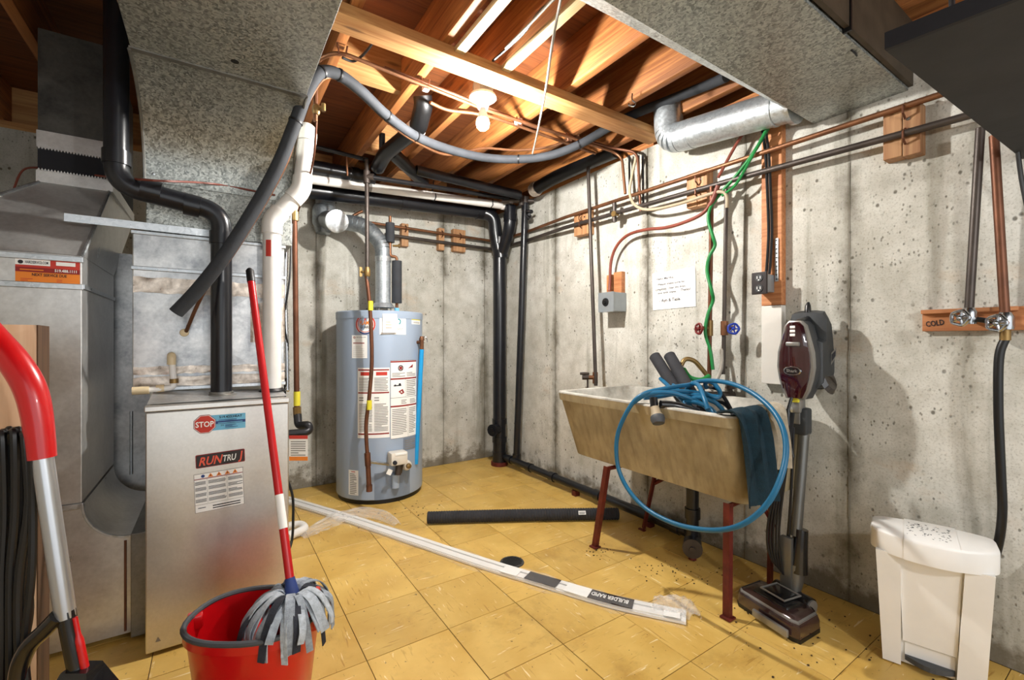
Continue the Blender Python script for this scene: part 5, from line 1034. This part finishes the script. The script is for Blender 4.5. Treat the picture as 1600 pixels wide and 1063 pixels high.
# cloths
def cloth(name, label, mat, path, wdir, width, seed, fold=.012, thick=.006, taper=0):
    rn = random.Random(seed); ph = [rn.random()*6 for _ in range(4)]; nu = 16; path = curve([p+V((0, .014, 0)) for p in path], 6); N = len(path); top = []; bot = []
    for i, p in enumerate(path):
        tgt = (path[min(i+1, N-1)]-path[max(i-1, 0)]).normalized(); nrm = tgt.cross(V(wdir)).normalized(); s_ = i/(N-1); r1 = []; r2 = []
        for k in range(nu+1):
            u = k/nu-.5; f = fold*min(1, s_*2.2)*(math.sin(u*13+ph[0]+s_*1.5)+.6*math.sin(u*25+ph[1])); ed = .012*math.sin(s_*9+ph[2])*(1 if k in (0, nu) else 0)
            q = p+V(wdir)*(u*width*(1-taper*s_)+ed)+nrm*f; r1.append(q+nrm*thick*.5); r2.append(q-nrm*thick*.5)
        top.append(r1+r2[::-1])
    return tag(MB().loft(top).build(name, mat), label, 'cloth')
yE = SY0-.012
cloth('towel', 'dark teal towel draped over the right end of the tub', 'towel_teal', [V((1.64, .955, SZ+.004)), V((1.64, .93, SZ+.012)), V((1.64, .88, SZ+.014)), V((1.645, .862, SZ-.04)), V((1.66, .852, SZ-.15)), V((1.68, .85, SZ-.26)), V((1.695, .85, BZ+.03))], V((1, -.05, 0)).normalized(), .17, 3, .011)
cloth('rag', 'crumpled beige rag hanging over the tub end beside the teal towel', 'rag_beige', [V((1.83, .96, SZ-.05)), V((1.83, .93, SZ+.012)), V((1.83, .875, SZ+.012)), V((1.83, .858, SZ-.05)), V((1.835, .85, SZ-.13)), V((1.84, .85, SZ-.22))], V((1, 0, 0)), .1, 9, .012)

# ================================================================== STICK VACUUM
vc = thing('stick_vacuum', 'maroon and grey stick vacuum leaning upright beside the tub', 'vacuum cleaner', (1.9, .88, 0))
vy = .872
VS = V((.035, .016, 0))
# floor head
hd = [(1.735, .765), (1.895, .755), (1.945, 1.01), (1.79, 1.03)]; hc = V((1.84, .89, 0))
def hring(s_, z): return [hc+(V((x, y, 0))-hc)*s_+V((0, 0, z)) for x, y in hd]
def sub(r, n=3):
    out = []
    for i in range(4):
        a, b = r[i], r[(i+1) % 4]; o = r[i-1]
        out += [a+(o-a)*.1, a+(b-a)*.07]
    return out
hdm = MB(); hdm.loft([sub(hring(1.0, .012)), sub(hring(1.0, .045)), sub(hring(.94, .066)), sub(hring(.78, .078))]); hh = hdm.build('floor_head', 'vac_brown', vc)
MB().loft([sub(hring(1.01, .0)), sub(hring(1.01, .014))]).build('bumper', 'rubber_black', hh)
MB().loft([sub(hring(.95, .064)), sub(hring(.9, .0725))], caps=False).build('silver_trim', 'vac_rim', hh)
u_ = (V((hd[3][0], hd[3][1], 0))-V((hd[0][0], hd[0][1], 0))).normalized(); n_ = V((-u_.y, u_.x, 0))
mt = Matrix(((u_.x, -n_.x, 0, hc.x), (u_.y, -n_.y, 0, hc.y), (0, 0, 1, 0), (0, 0, 0, 1)))
MB().box((-.075, -.045, .07), (.075, .05, .087), .008, mtx=mt).build('window', 'vac_black', hh); MB().box((-.045, -.02, .085), (.045, .06, .1), .008, mtx=mt).build('hatch', 'vac_black', hh)
m = MB(); m.tube([mt @ V(p) for p in ((-.05, -.025, .097), (.05, -.025, .097), (.05, .065, .097), (-.05, .065, .097))], .004, 6, closed=True); m.build('hatch_rim', 'vac_rim', hh)
m = MB(); m.box((-.115, -.1, .012), (.03, -.086, .04), .004, mtx=mt); m.build('front_window', 'vac_rim', hh)
ax = V((1.93, vy, .062)); m = MB(); m.cyl(ax-u_*.075, ax+u_*.075, .032, 20); m.build('hinge_barrel', 'vac_black', vc); MB().lathe(ax-u_*.073, -u_, [(.026, 0), (.026, .008), (.014, .01)], 20).build('hinge_cap', 'vac_rim', vc)
MB().tube([(1.93, vy, .07), (1.945, vy, .13), (1.95, vy, .19)], [.024, .032, .034], 16).build('neck', 'vac_wand', vc)
bx((1.905, vy-.005, .1), (1.93, vy+.04, .3), .006).build('neck_cover', 'vac_wand', vc)
m = MB(); m.tube([(1.95, vy-.01, .16), (1.955, vy-.012, .24), (1.965, vy-.015, .33)], [.034, .03, .025], 16); m.build('neck_joint', 'vac_black', vc)
MB().cyl((1.955, vy, .3), V((2.0, vy-.015, .77))+VS, .0205, 20).build('wand', 'vac_wand', vc)
bx((1.96, vy-.036, .7), (2.02, vy+.02, .81), .01).build('wand_clip', 'vac_grey', vc); bx((1.955, vy-.015, .745), (1.962, vy+.015, .81), .003).build('release_button', 'vac_rim', vc)
# cord wound on hooks
m = MB()
for k in range(5):
    o = k*.006; m.tube(curve([V((1.925, vy-.005+o*.5, .8)), V((1.91-o*.5, vy+.004+o*.3, .66)), V((1.895-o, vy+.03+o*1.2, .4)), V((1.895-o, vy+.036+o*1.4, .26)), V((1.905-o*.5, vy+.026+o, .15+k*.008)), V((1.925, vy+.018+o*.4, .2+k*.006)), V((1.93, vy+.008, .45)), V((1.93, vy-.002, .74))], 6), .0048, 8)
m.build('power_cord', 'steel_black', vc)
MB().tube(curve([V((1.925, vy+.002, .86)), V((1.915, vy+.012, .8)), V((1.918, vy+.012, .7)), V((1.93, vy+.0, .62))], 6), [.006]*6+[.011]*6+[.008]*7, 10).build('cord_hook', 'vac_black', vc)
pod_before = set(o.name for o in vc.children)
# pod
sh_p = [(1.168, .02), (1.15, .036), (1.10, .047), (1.04, .06), (.98, .063), (.93, .056), (.885, .045), (.85, .03)]
def shield(sc_, x, bulge): 
    L_ = [(vy-w_*sc_-.004, z if sc_ >= 1 else 1.01+(z-1.01)*.97) for z, w_ in sh_p]; R_ = [(vy+w_*sc_-.004, z if sc_ >= 1 else 1.01+(z-1.01)*.97) for z, w_ in sh_p[::-1]]
    return [V((x, y, z)) for y, z in L_+R_]
MB().loft([shield(1.05, 2.02, 0), shield(1.12, 1.965, 0), shield(1.1, 1.945, 0)]).build('pod_shell', 'vac_grey', vc)
MB().loft([shield(1.13, 1.955, 0), shield(1.1, 1.938, 0), shield(.95, 1.936, 0)], caps=False).build('pod_rim', 'vac_rim', vc)
MB().loft([shield(.97, 1.945, 0), shield(.93, 1.93, 0), shield(.5, 1.922, 0)]).build('pod_face', 'vac_maroon', vc, angle=60)
fm_ = plane_map((1.9215, vy-.004, 0), (0, -1, 0), (0, 0, 1), (-1, 0, 0))
sh = Sheet(); n = 24; el = lambda r1, r2, u, v: [(u+r1*math.cos(2*PI*k/n), v+r2*math.sin(2*PI*k/n)) for k in range(n)]
bx((1.914, vy-.03, 1.065), (1.934, vy+.022, 1.082), .004).build('power_button', 'vac_rim', vc)
o = MB().loft([[V((x, vy-.004-.034*s*math.cos(2*PI*k/n), .965+.019*s*math.sin(2*PI*k/n))) for k in range(n)] for x, s in ((1.93, 1), (1.916, 1), (1.914, .92))]).build('badge', 'chrome', vc)
fm_ = plane_map((1.9138, vy-.004, .965), (0, -1, 0), (0, 0, 1), (-1, 0, 0)); sh = Sheet(); sh.poly(el(.029, .0145, 0, 0), 'vac_black', 0).text('Shark', -.021, -.0055, .042, .012, 'vac_rim', 1, True); sh.build('badge_face', vc, fm_)
for k in range(3): bx((1.92, vy-.012, 1.105+k*.016), (1.936, vy+.008, 1.116+k*.016), .002).build('indicator', 'paper', vc)
bx((1.935, vy-.018, .835), (1.96, vy+.01, .872), .004).build('warning_label', 'label_yellow', vc); bx((1.945, vy-.02, .79), (2.0, vy+.02, .86), .008).build('nozzle_socket', 'vac_rim', vc)
side = [(2.0+(x_-2.0)*.82, z_) for x_, z_ in [(2.0, .89), (2.0, 1.09), (2.045, 1.1), (2.055, 1.205), (2.085, 1.215), (2.125, 1.185), (2.15, 1.09), (2.165, 1.0), (2.165, .94), (2.14, .9), (2.09, .885)]]
def sider(s_, y): return [V((2.065+(x-2.065)*s_, y, 1.03+(z-1.03)*s_)) for x, z in side]
MB().loft([sider(.8, vy-.075), sider(.97, vy-.06), sider(1, vy-.03), sider(1, vy+.03), sider(.97, vy+.055), sider(.8, vy+.065)]).build('motor_housing', 'vac_grey', vc)
MB().tube([(2.075, vy-.065, .925), (2.075, vy-.079, .93)], [.062, .045], 20).build('dust_cup_door', 'vac_clear', vc)
MB().cyl((2.08, vy-.0, .885), (2.08, vy, 1.02), .052, 24).build('dust_cup', 'vac_clear', vc)
MB().tube(curve([(1.945, vy-.002, 1.14), (1.98, vy-.004, 1.16), (2.02, vy-.004, 1.168), (2.07, vy-.004, 1.178)], 4), .018, 14).build('handle', 'canister_black', vc)
MB().tube([(2.06, vy, 1.2), (2.062, vy, 1.235), (2.066, vy, 1.25)], [.013, .011, .005], 10).build('cord_peg', 'canister_black', vc)
pm = plane_map((2.085, vy-.0755, .985), (1, 0, .25), (-.05, 0, 1), (0, -1, 0)); Sheet().poly([(0, 0), (.05, .025), (.055, .06), (.005, .05)], 'vac_rim', 0).poly([(.006, .012), (.044, .028), (.047, .05), (.009, .043)], 'ink', 1).build('side_badge', vc, pm)

for o in list(vc.children):
    if o.name not in pod_before or o.name.split('.')[0] in ('wand_clip', 'release_button'):
        for p in o.data.vertices: p.co += VS
        for c2 in o.children:
            for p in c2.data.vertices: p.co += VS

# ================================================================== STEP BIN
uL = V((.266, -.964, 0)).normalized(); nF = V((-.964, -.266, 0)).normalized(); o0 = V((1.862, .592, 0))
def BP(u, w_, z): return o0+uL*u-nF*w_+V((0, 0, z))            # u along the front, w into the bin
BW, BD, BH = .30, .205, .43
bn = thing('step_bin', 'white plastic step bin with speckled lid against the right wall', 'bin', BP(BW/2, BD/2, 0))
def bring(z, gu, gw, bow, front=0):
    pts = [(gu, gw+front+.03), (gu+.02, gw+front+.006)]
    for k in range(9): s_ = k/8; pts.append((gu+.035+(BW-2*gu-.07)*s_, gw+front-bow*math.sin(PI*s_)))
    pts += [(BW-gu-.02, gw+front+.006), (BW-gu, gw+front+.03), (BW-gu, BD-gw-.03), (BW-gu-.03, BD-gw), (gu+.03, BD-gw), (gu, BD-gw-.03)]
    return [BP(u, w_, z) for u, w_ in pts]
MB().loft([bring(.004, .03, .035, 0, .02), bring(.06, .028, .033, .002, .018), bring(BH-.055, .014, .018, .008, .012), bring(BH-.05, .012, .016, .008, .012)]).build('body', 'white_plastic', bn)
for u0, u1 in ((.0, .075), (BW-.085, BW-.0)):
    lo_ = [BP(u0+.028 if u0 == 0 else u0-.008, .03, .004), BP(u1 if u0 == 0 else u1-.028, .03, .004), BP(u1 if u0 == 0 else u1-.028, .09, .004), BP(u0+.028 if u0 == 0 else u0-.008, .09, .004)]
    hi_ = [BP(u0+.01, .012, BH-.052), BP(u1-.01 if u0 else u1, .012, BH-.052), BP(u1-.01 if u0 else u1, .07, BH-.052), BP(u0+.01, .07, BH-.052)]
    MB().loft([lo_, hi_]).build('pillar', 'white_plastic', bn, smooth=False)
MB().loft([[BP(.08, .038, .085), BP(BW-.09, .038, .085), BP(BW-.09, .08, .085), BP(.08, .08, .085)], [BP(.07, .022, BH-.055), BP(BW-.08, .022, BH-.055), BP(BW-.08, .07, BH-.055), BP(.07, .07, BH-.055)]]).build('front_panel', 'white_plastic', bn, smooth=False)
MB().loft([[BP(.085, .045, .012), BP(BW-.095, .045, .012), BP(BW-.095, .055, .012), BP(.085, .055, .012)], [BP(.085, .045, .08), BP(BW-.095, .045, .08), BP(BW-.095, .055, .08), BP(.085, .055, .08)]]).build('toe_recess', 'white_plastic', bn, smooth=False)
pd = [BP(.085+(BW-.18)*k/8, .04-.03*math.sin(PI*k/8), .022) for k in range(9)]+[BP(BW-.095, .06, .022), BP(.085, .06, .022)]
MB().prism(pd, (0, 0, .016)).build('pedal', 'grey_rubber', bn, smooth=False)
def lid_out(z, g, u0=0.0, u1=1.0, n=24):
    fr = []; bk_ = []
    for k in range(n+1):
        s_ = u0+(u1-u0)*k/n; u = -.006+(BW+.012)*s_; q = max(0.0, math.sin(PI*s_))
        fr.append((u, .07-(.088-g)*q**.5 if q > 1e-6 else .07)); bk_.append((u, BD-.06+(.06-g)*q**.3 if q > 1e-6 else BD-.06))
    pts = fr+bk_[::-1]; c_u = BW/2
    return [BP(c_u+(u-c_u)*(1-g*3), w_, z) for u, w_ in pts]
for u0, u1, gr, nm_ in ((0.0, .28, 0, 'lid_end'), (.282, .708, -.0025, 'lid_flap'), (.71, 1.0, 0, 'lid_end')):
    MB().loft([lid_out(BH-.056, gr+.001, u0, u1), lid_out(BH+.004, gr, u0, u1), lid_out(BH+.011, gr+.003, u0, u1), lid_out(BH+.013-gr, gr+.008, u0, u1)]).build(nm_, 'white_plastic', bn, angle=50)
m = MB(); rn = random.Random(5)
for k in range(90):
    u = .09+(BW-.19)*rn.random(); w_ = .03+(BD-.07)*rn.random(); p = BP(u, w_, BH+.0152); s_ = .0006+rn.random()*.0012; m.box(p-V((s_, s_*1.6, 0)), p+V((s_, s_*1.6, .0008)))
o = m.build('dirt_specks', 'ink', bn, smooth=False); o['kind'] = 'stuff'

# ================================================================== BUCKET AND MOP
kc = V((.1036, 1.533, 0)); e1 = V((C, -S, 0)); e2 = V((S, C, 0)); KA, KB, KH = .183, .142, .275
bu = thing('mop_bucket', 'oval red plastic mop bucket with grey rim in front of furnace', 'bucket', kc)
def oval(a, b, z, n=40, sq=2.4): 
    pts = []
    for k in range(n):
        t_ = 2*PI*k/n; c_, s_ = math.cos(t_), math.sin(t_); pts.append(kc+e1*(a*math.copysign(abs(c_)**(2/sq), c_))+e2*(b*math.copysign(abs(s_)**(2/sq), s_))+V((0, 0, z)))
    return pts
MB().loft([oval(KA*.78, KB*.78, .004), oval(KA*.8, KB*.8, .01), oval(KA*.95, KB*.95, KH-.03), oval(KA*1.0, KB*1.0, KH-.028), oval(KA*1.0, KB*1.0, KH), oval(KA*.955, KB*.945, KH), oval(KA*.94, KB*.93, KH-.03), oval(KA*.77, KB*.77, .014)]).build('shell', 'red_plastic', bu)
MB().tube([p+V((0, 0, .0)) for p in oval(KA*.985, KB*.985, KH+.002)], .008, 8, closed=True).build('rim', 'grey_rubber', bu)
for s_ in (-1, 1): p = kc+e1*(KA*s_*.99)+V((0, 0, KH-.02)); MB().box(p-V((.02, .02, .02)), p+V((.02, .02, .02)), .006).build('handle_lug', 'red_plastic', bu)
MB().loft([oval(KA*.7, KB*.55, KH-.075)[0:1]*0 or [kc+e1*a+e2*b+V((0, 0, KH-.07)) for a, b in ((-.02, -.1), (.13, -.07), (.13, .07), (-.02, .1))], [kc+e1*a+e2*b+V((0, 0, KH-.055)) for a, b in ((-.02, -.1), (.13, -.07), (.13, .07), (-.02, .1))]]).build('wringer_plate', 'red_plastic', bu, smooth=False)
# small label on the side
op = oval(KA*.9, KB*.9, .13); pq = at_d(333, 1060, 1.17)
base = at_d(455, 920, 1.33); tip = at_d(390, 421, 1.62)
mo = thing('string_mop', 'strip mop with long red handle standing in the red bucket', 'mop', base+V((0, 0, -.1)))
dv = (tip-base).normalized(); L = (tip-base).length
MB().cyl(base+dv*.02, base+dv*(L*.16), .0122, 16).build('lower_handle', 'red_handle', mo); MB().cyl(base+dv*(L*.16), base+dv*(L*.255), .0126, 16).build('printed_sleeve', 'paper', mo); MB().cyl(base+dv*(L*.255), base+dv*(L*.955), .0118, 16).build('handle', 'red_handle', mo)
MB().tube([base+dv*(L*.952), base+dv*(L*.995), tip+dv*.003], [.0132, .0132, .007], 14).build('hand_grip', 'grip_black', mo)
MB().tube([base-dv*.045, base-dv*.01, base+dv*.03], [.032, .02, .0135], 16).build('socket', 'label_navy', mo)
MB().box((-.05, -.03, -.015), (.055, .035, .02), .01, mtx=Matrix.Translation(base-dv*.035) @ Matrix.Rotation(-.55, 4, 'Z')).build('clamp', 'blue_plastic', mo); MB().box((.03, -.03, -.012), (.062, .03, .024), .006, mtx=Matrix.Translation(base-dv*.03+lat*.01) @ Matrix.Rotation(-.55, 4, 'Z')).build('clamp_end', 'label_red', mo)
rn = random.Random(21); hub = base-dv*.03
nst = 46
for k in range(nst):
    ang = 2*PI*k/nst+rn.random()*.12; lay = k % 3; rad = .03+.02*rn.random(); out = V((math.cos(ang), math.sin(ang), 0)); fwd = out.dot(V((-S, -C, 0)))
    reach = .072+.03*rn.random()+(.012 if fwd > 0 else 0); fall = .045+.075*rn.random(); h0 = .004+.009*lay
    side_ = V((-out.y, out.x, 0)); sw = (rn.random()-.5)*.03
    pth = curve([hub+out*.012+V((0, 0, .005)), hub+out*rad+V((0, 0, h0+.012)), hub+out*reach*.8+V((0, 0, h0-.002))+side_*sw*.5, hub+out*(reach+.012)+V((0, 0, -.03))+side_*sw, hub+out*(reach+.012+rn.random()*.012)+V((0, 0, -fall))+side_*sw*1.6], 5)
    wd = .009+.004*rn.random(); tw = (rn.random()-.5)*.8; rings = []
    for i, p in enumerate(pth):
        tg_ = (pth[min(i+1, len(pth)-1)]-pth[max(i-1, 0)]).normalized(); s2 = (side_-tg_*side_.dot(tg_)).normalized(); nn = tg_.cross(s2); q = i/(len(pth)-1); s2 = s2*math.cos(tw*q)+nn*math.sin(tw*q); nn = tg_.cross(s2)
        w3 = wd*(.55+.45*min(1, q*3)); rings.append([p+s2*w3+nn*.0014, p-s2*w3+nn*.0014, p-s2*w3-nn*.0014, p+s2*w3-nn*.0014])
    MB().loft(rings).build('mop_strip', ['mop_grey', 'mop_light', 'mop_grey', 'mop_light', 'mop_dark'][k % 5], mo, smooth=False)

# ================================================================== LEFT FOREGROUND
dm = 1.0
sm = thing('steam_mop', 'upright cleaner with bent red grip, silver tube and black loop', 'floor cleaner', V((at_d(118, 1063, dm).x, at_d(118, 1063, dm).y, 0)))
hp_ = [at_d(-40, 492, dm), at_d(-8, 530, dm), at_d(22, 565, dm), at_d(46, 605, dm), at_d(58, 650, dm), at_d(66, 716, dm)]
cv = curve(hp_, 6); MB().tube(cv, [.024+.004*math.sin(PI*i/(len(cv)-1)) for i in range(len(cv))], 18).build('grip', 'red_plastic', sm)
MB().cyl(at_d(66, 712, dm), at_d(103, 965, dm), .0185, 20).build('tube', 'silver_tube', sm)
body0, body1 = at_d(104, 960, dm), at_d(124, 1100, dm); MB().tube(curve([at_d(103, 955, dm), at_d(108, 985, dm), at_d(117, 1030, dm), at_d(130, 1100, dm)], 5), .017, 10).build('loop_frame', 'vac_black', sm)
MB().tube(curve([at_d(92, 962, dm-.01), at_d(70, 985, dm-.01), at_d(45, 1010, dm-.01), at_d(30, 1045, dm-.01), at_d(26, 1100, dm-.01)], 6), .017, 12).build('carry_handle', 'vac_black', sm)
MB().tube(curve([at_d(117, 965, dm), at_d(124, 1000, dm), at_d(134, 1050, dm), at_d(146, 1110, dm)], 5), [.005]*5+[.008]*11, 10).build('red_spine', 'red_plastic', sm)
bl_ = at_d(128, 1100, dm); MB().loft([[V((bl_.x, bl_.y, 0))+e1*a*s+e2*b*s+V((0, 0, z)) for a, b in ((-.07, -.05), (.07, -.05), (.07, .05), (-.07, .05))] for z, s in ((.07, .8), (.2, .9), (.3, .75), (.36, .4))]).build('tank', 'vac_black', sm); MB().box((-.14, -.06, 0), (.14, .06, .07), .015, mtx=Matrix.Translation(V((bl_.x, bl_.y, 0))) @ Matrix.Rotation(-YAW, 4, 'Z')).build('foot', 'vac_black', sm)
# wood panel behind it
dw = 1.16; a, b = at_d(57, 508, dw), at_d(75, 508, dw+.12); zt_ = a.z
wpn = thing('plywood_board', 'upright birch faced board with dark raw edge at left frame edge', 'board', V((a.x-.2, a.y-.1, 0)))
fl0 = V((a.x, a.y, 0)); fl1 = at_d(-60, 508, dw-.03); fl1 = V((fl1.x-.15, fl1.y-.12, 0)); bk = V((b.x, b.y, 0))-fl0
MB().prism([fl0, fl1, fl1+bk*.96, fl0+bk*.96], (0, 0, zt_)).build('panel', 'panel_birch', wpn, smooth=False)
pe = [fl0+bk*.0+e1*.0005, fl0+bk+e1*.0005, fl0+bk+e1*.004, fl0+e1*.004]; MB().prism(pe, (0, 0, zt_)).build('raw_edge', 'panel_edge', wpn, smooth=False)
# black cord bundle hung in front of the board
dc = 1.02; cb = thing('cord_bundle', 'bundle of black power cord hanging in loops at the left', 'cord', at_d(15, 1063, dc))
rn = random.Random(4)
for k in range(13):
    x = -14+k*4.6+rn.random()*3; d_ = dc+(rn.random()-.5)*.07; y0 = 683-8*math.sin(PI*k/12)+rn.random()*8
    pts = [at_d(x+2, y0+26, d_+.02), at_d(x+1, y0+6, d_+.012), at_d(x+3, y0-4, d_), at_d(x+6, y0+10, d_-.012), at_d(x+5+rn.random()*6, 780+rn.random()*30, d_), at_d(x-4+rn.random()*10, 900, d_), at_d(x-6+rn.random()*12, 1000+rn.random()*20, d_), at_d(x-4+rn.random()*10, 1110, d_)]
    MB().tube(curve(pts, 6), .0075, 8).build('cord_loop', 'rubber_black', cb)
MB().tube(curve([at_d(42, 700, dc), at_d(47, 760, dc), at_d(36, 840, dc), at_d(42, 900, dc), at_d(46, 960, dc), at_d(30, 1040, dc)], 6), .0075, 8).build('cord_loop', 'rubber_black', cb)
hkp = at_d(18, 690, dc+.03); MB().tube([hkp+V((0, .08, .0)), hkp, hkp+V((-.005, -.03, .015))], .008, 8).build('hook', 'steel_black', cb)

# ================================================================== ON THE FLOOR
ch = thing('corrugated_hose', 'black corrugated hose length lying on the yellow floor', 'hose', at_z(815, 815, 0))
a, b = at_z(668, 809, .036), at_z(966, 803, .036); N = 150; pts = [a+(b-a)*i/N+V((0, 0, 0))+V((0, .012*math.sin(PI*i/N), 0)) for i in range(N+1)]
MB().tube(pts, [.0355 if i % 2 else .0325 for i in range(N+1)], 18).build('hose', 'foam_dark', ch, angle=20)
dv = (b-a).normalized(); MB().cyl(a-dv*.0005, a+dv*.003, .028, 16).build('bore', 'rubber_black', ch)
p = at_z(912, 812, .02); nn_ = V((-S, -C, .6)).normalized(); c0 = a+(b-a)*((p-a).dot(dv)/(b-a).length)+V((0, .01, 0)); uu = dv; vv = nn_.cross(dv).normalized()*-1
if vv.z < 0: vv = -vv
sh = Sheet(); sh.rect(-.022, -.011, .022, .011, 'paper', 0).lines(-.018, -.007, .018, .007, 2, 'ink', .5, 1); sh.build('small_label', ch, plane_map(c0+nn_*.0372, uu, vv, nn_))

# white moulding in a film sleeve
def mline(s): return at_z(*s, .015)
mp_ = [at_z(440, 779, .012), at_z(540, 809, .012), at_z(640, 842, .012), at_z(760, 882, .012), at_z(860, 912, .012), at_z(960, 941, .012), at_z(1072, 964, .014)]
mc = curve(mp_, 8); md = thing('moulding_pack', 'long white moulding strips in clear film lying across the floor', 'moulding', mp_[3]-V((0, 0, .012)))
def strip(nm, mat, off0, off1, z0, z1, i0=0, i1=None, par=md):
    pts = mc[i0:i1]; rings = []
    for i, p in enumerate(pts):
        t_ = (pts[min(i+1, len(pts)-1)]-pts[max(i-1, 0)]); t_.z = 0; t_.normalize(); s_ = V((-t_.y, t_.x, 0)); b_ = V((p.x, p.y, 0))
        rings.append([b_+s_*off0+V((0, 0, z0)), b_+s_*off1+V((0, 0, z0)), b_+s_*off1+V((0, 0, z1)), b_+s_*off0+V((0, 0, z1))])
    return MB().loft(rings).build(nm, mat, par, smooth=False)
strip('strip', 'moulding_white', -.034, .012, .002, .012); strip('strip', 'moulding_white', .013, .036, .002, .02); strip('strip', 'moulding_white', -.03, .006, .0125, .018, 0, 46)
# wrapped paper labels
strip('paper_label', 'paper', -.036, .03, .0205, .0212, 26, 29); strip('paper_label', 'logo_black', -.036, .034, .0205, .0212, 29, 34); strip('paper_label', 'label_orange', -.036, .034, .0206, .0213, 33, 34); strip('paper_label', 'paper', -.036, .034, .0205, .0212, 34, 38); strip('paper_label', 'logo_black', -.036, .034, .0205, .0213, 37, 43); strip('paper_label', 'paper', -.034, .032, .0205, .0212, 45, 48)
pa, pb_ = mc[42], mc[37]; uu = (pb_-pa); uu.z = 0; L_ = uu.length; uu.normalize(); vv = V((-uu.y, uu.x, 0))
Sheet().text('BUILDER RAPID', .02, -.014, L_*.85, .026, 'paper', 0, True).build('printed_text', md, plane_map(V((pa.x, pa.y, .0222)), uu, vv, (0, 0, 1)))
def film(nm, pts, w_, h_, seed):
    rn = random.Random(seed); rings = []; N_ = len(pts)
    for i, p in enumerate(pts):
        t_ = (pts[min(i+1, N_-1)]-pts[max(i-1, 0)]); t_.z = 0; t_.normalize(); s_ = V((-t_.y, t_.x, 0)); b_ = V((p.x, p.y, 0)); r = []
        for k in range(13):
            a_ = PI*k/12; j = 1+(rn.random()-.5)*.3; r.append(b_+s_*w_(i/(N_-1))*math.cos(a_)*j+V((0, 0, max(.001, h_(i/(N_-1))*math.sin(a_)*j))))
        rings.append(r)
    return MB().loft(rings, caps=False, closed=False).build(nm, 'film_crumple' if nm == 'film_end' else 'clear_film', md, smooth=False)
film('film_sleeve', mc, lambda s: .048+.012*math.sin(s*17)**2, lambda s: .026+.008*math.sin(s*23)**2, 6)
film('film_end', curve([at_z(470, 842, 0), at_z(500, 826, 0), at_z(545, 808, 0), at_z(590, 806, 0), at_z(622, 822, 0)], 5), lambda s: .05*(.4+math.sin(PI*s)), lambda s: .028*(.5+math.sin(PI*s)), 8)
film('film_end', curve([at_z(1020, 948, 0), at_z(1050, 955, 0), at_z(1078, 962, 0), at_z(1086, 970, 0)], 5), lambda s: .06*(1.1-s*.7), lambda s: .05*(.5+.7*math.sin(PI*s)), 10)
# floor drain
fdp = at_z(800, 879, 0); fg = thing('floor_drain', 'small iron floor drain grate partly under the moulding', 'drain', fdp)
MB().lathe(fdp, (0, 0, 1), [(.06, 0), (.058, .003), (.05, .0035)], 28).build('ring', 'drain_iron', fg)
m = MB()
for k in range(-3, 4): w_ = math.sqrt(.048**2-(k*.013)**2); m.box(fdp+V((-w_, k*.013-.003, .0035)), fdp+V((w_, k*.013+.003, .006)))
m.build('grate', 'steel_black', fg, smooth=False)
# dirt crumbs around the sink foot and the heater
m = MB(); rn = random.Random(31)
for cx, cy, n, sp in ((1030, 888, 26, .06), (1085, 900, 22, .08), (935, 862, 24, .05), (640, 796, 26, .09), (1200, 985, 30, .12), (1330, 1010, 30, .1)):
    c0 = at_z(cx, cy, 0)
    for k in range(n):
        p = V((c0.x+rn.gauss(0, sp), c0.y+rn.gauss(0, sp), 0)); r_ = .0012+rn.random()*.0028; a = rn.random()*6
        if p.x > WX-.02: continue
        pts = [p+V((r_*(1+rn.random()*.8)*math.cos(a+q*2*PI/5), r_*math.sin(a+q*2*PI/5), .0004)) for q in range(5)]; m.prism(pts, (0, 0, .0016))
o = m.build('dirt_crumbs', 'slab_dark', smooth=False); o['kind'] = 'stuff'; tag(o, 'scattered dark dirt crumbs on the yellow floor tiles', 'dirt')
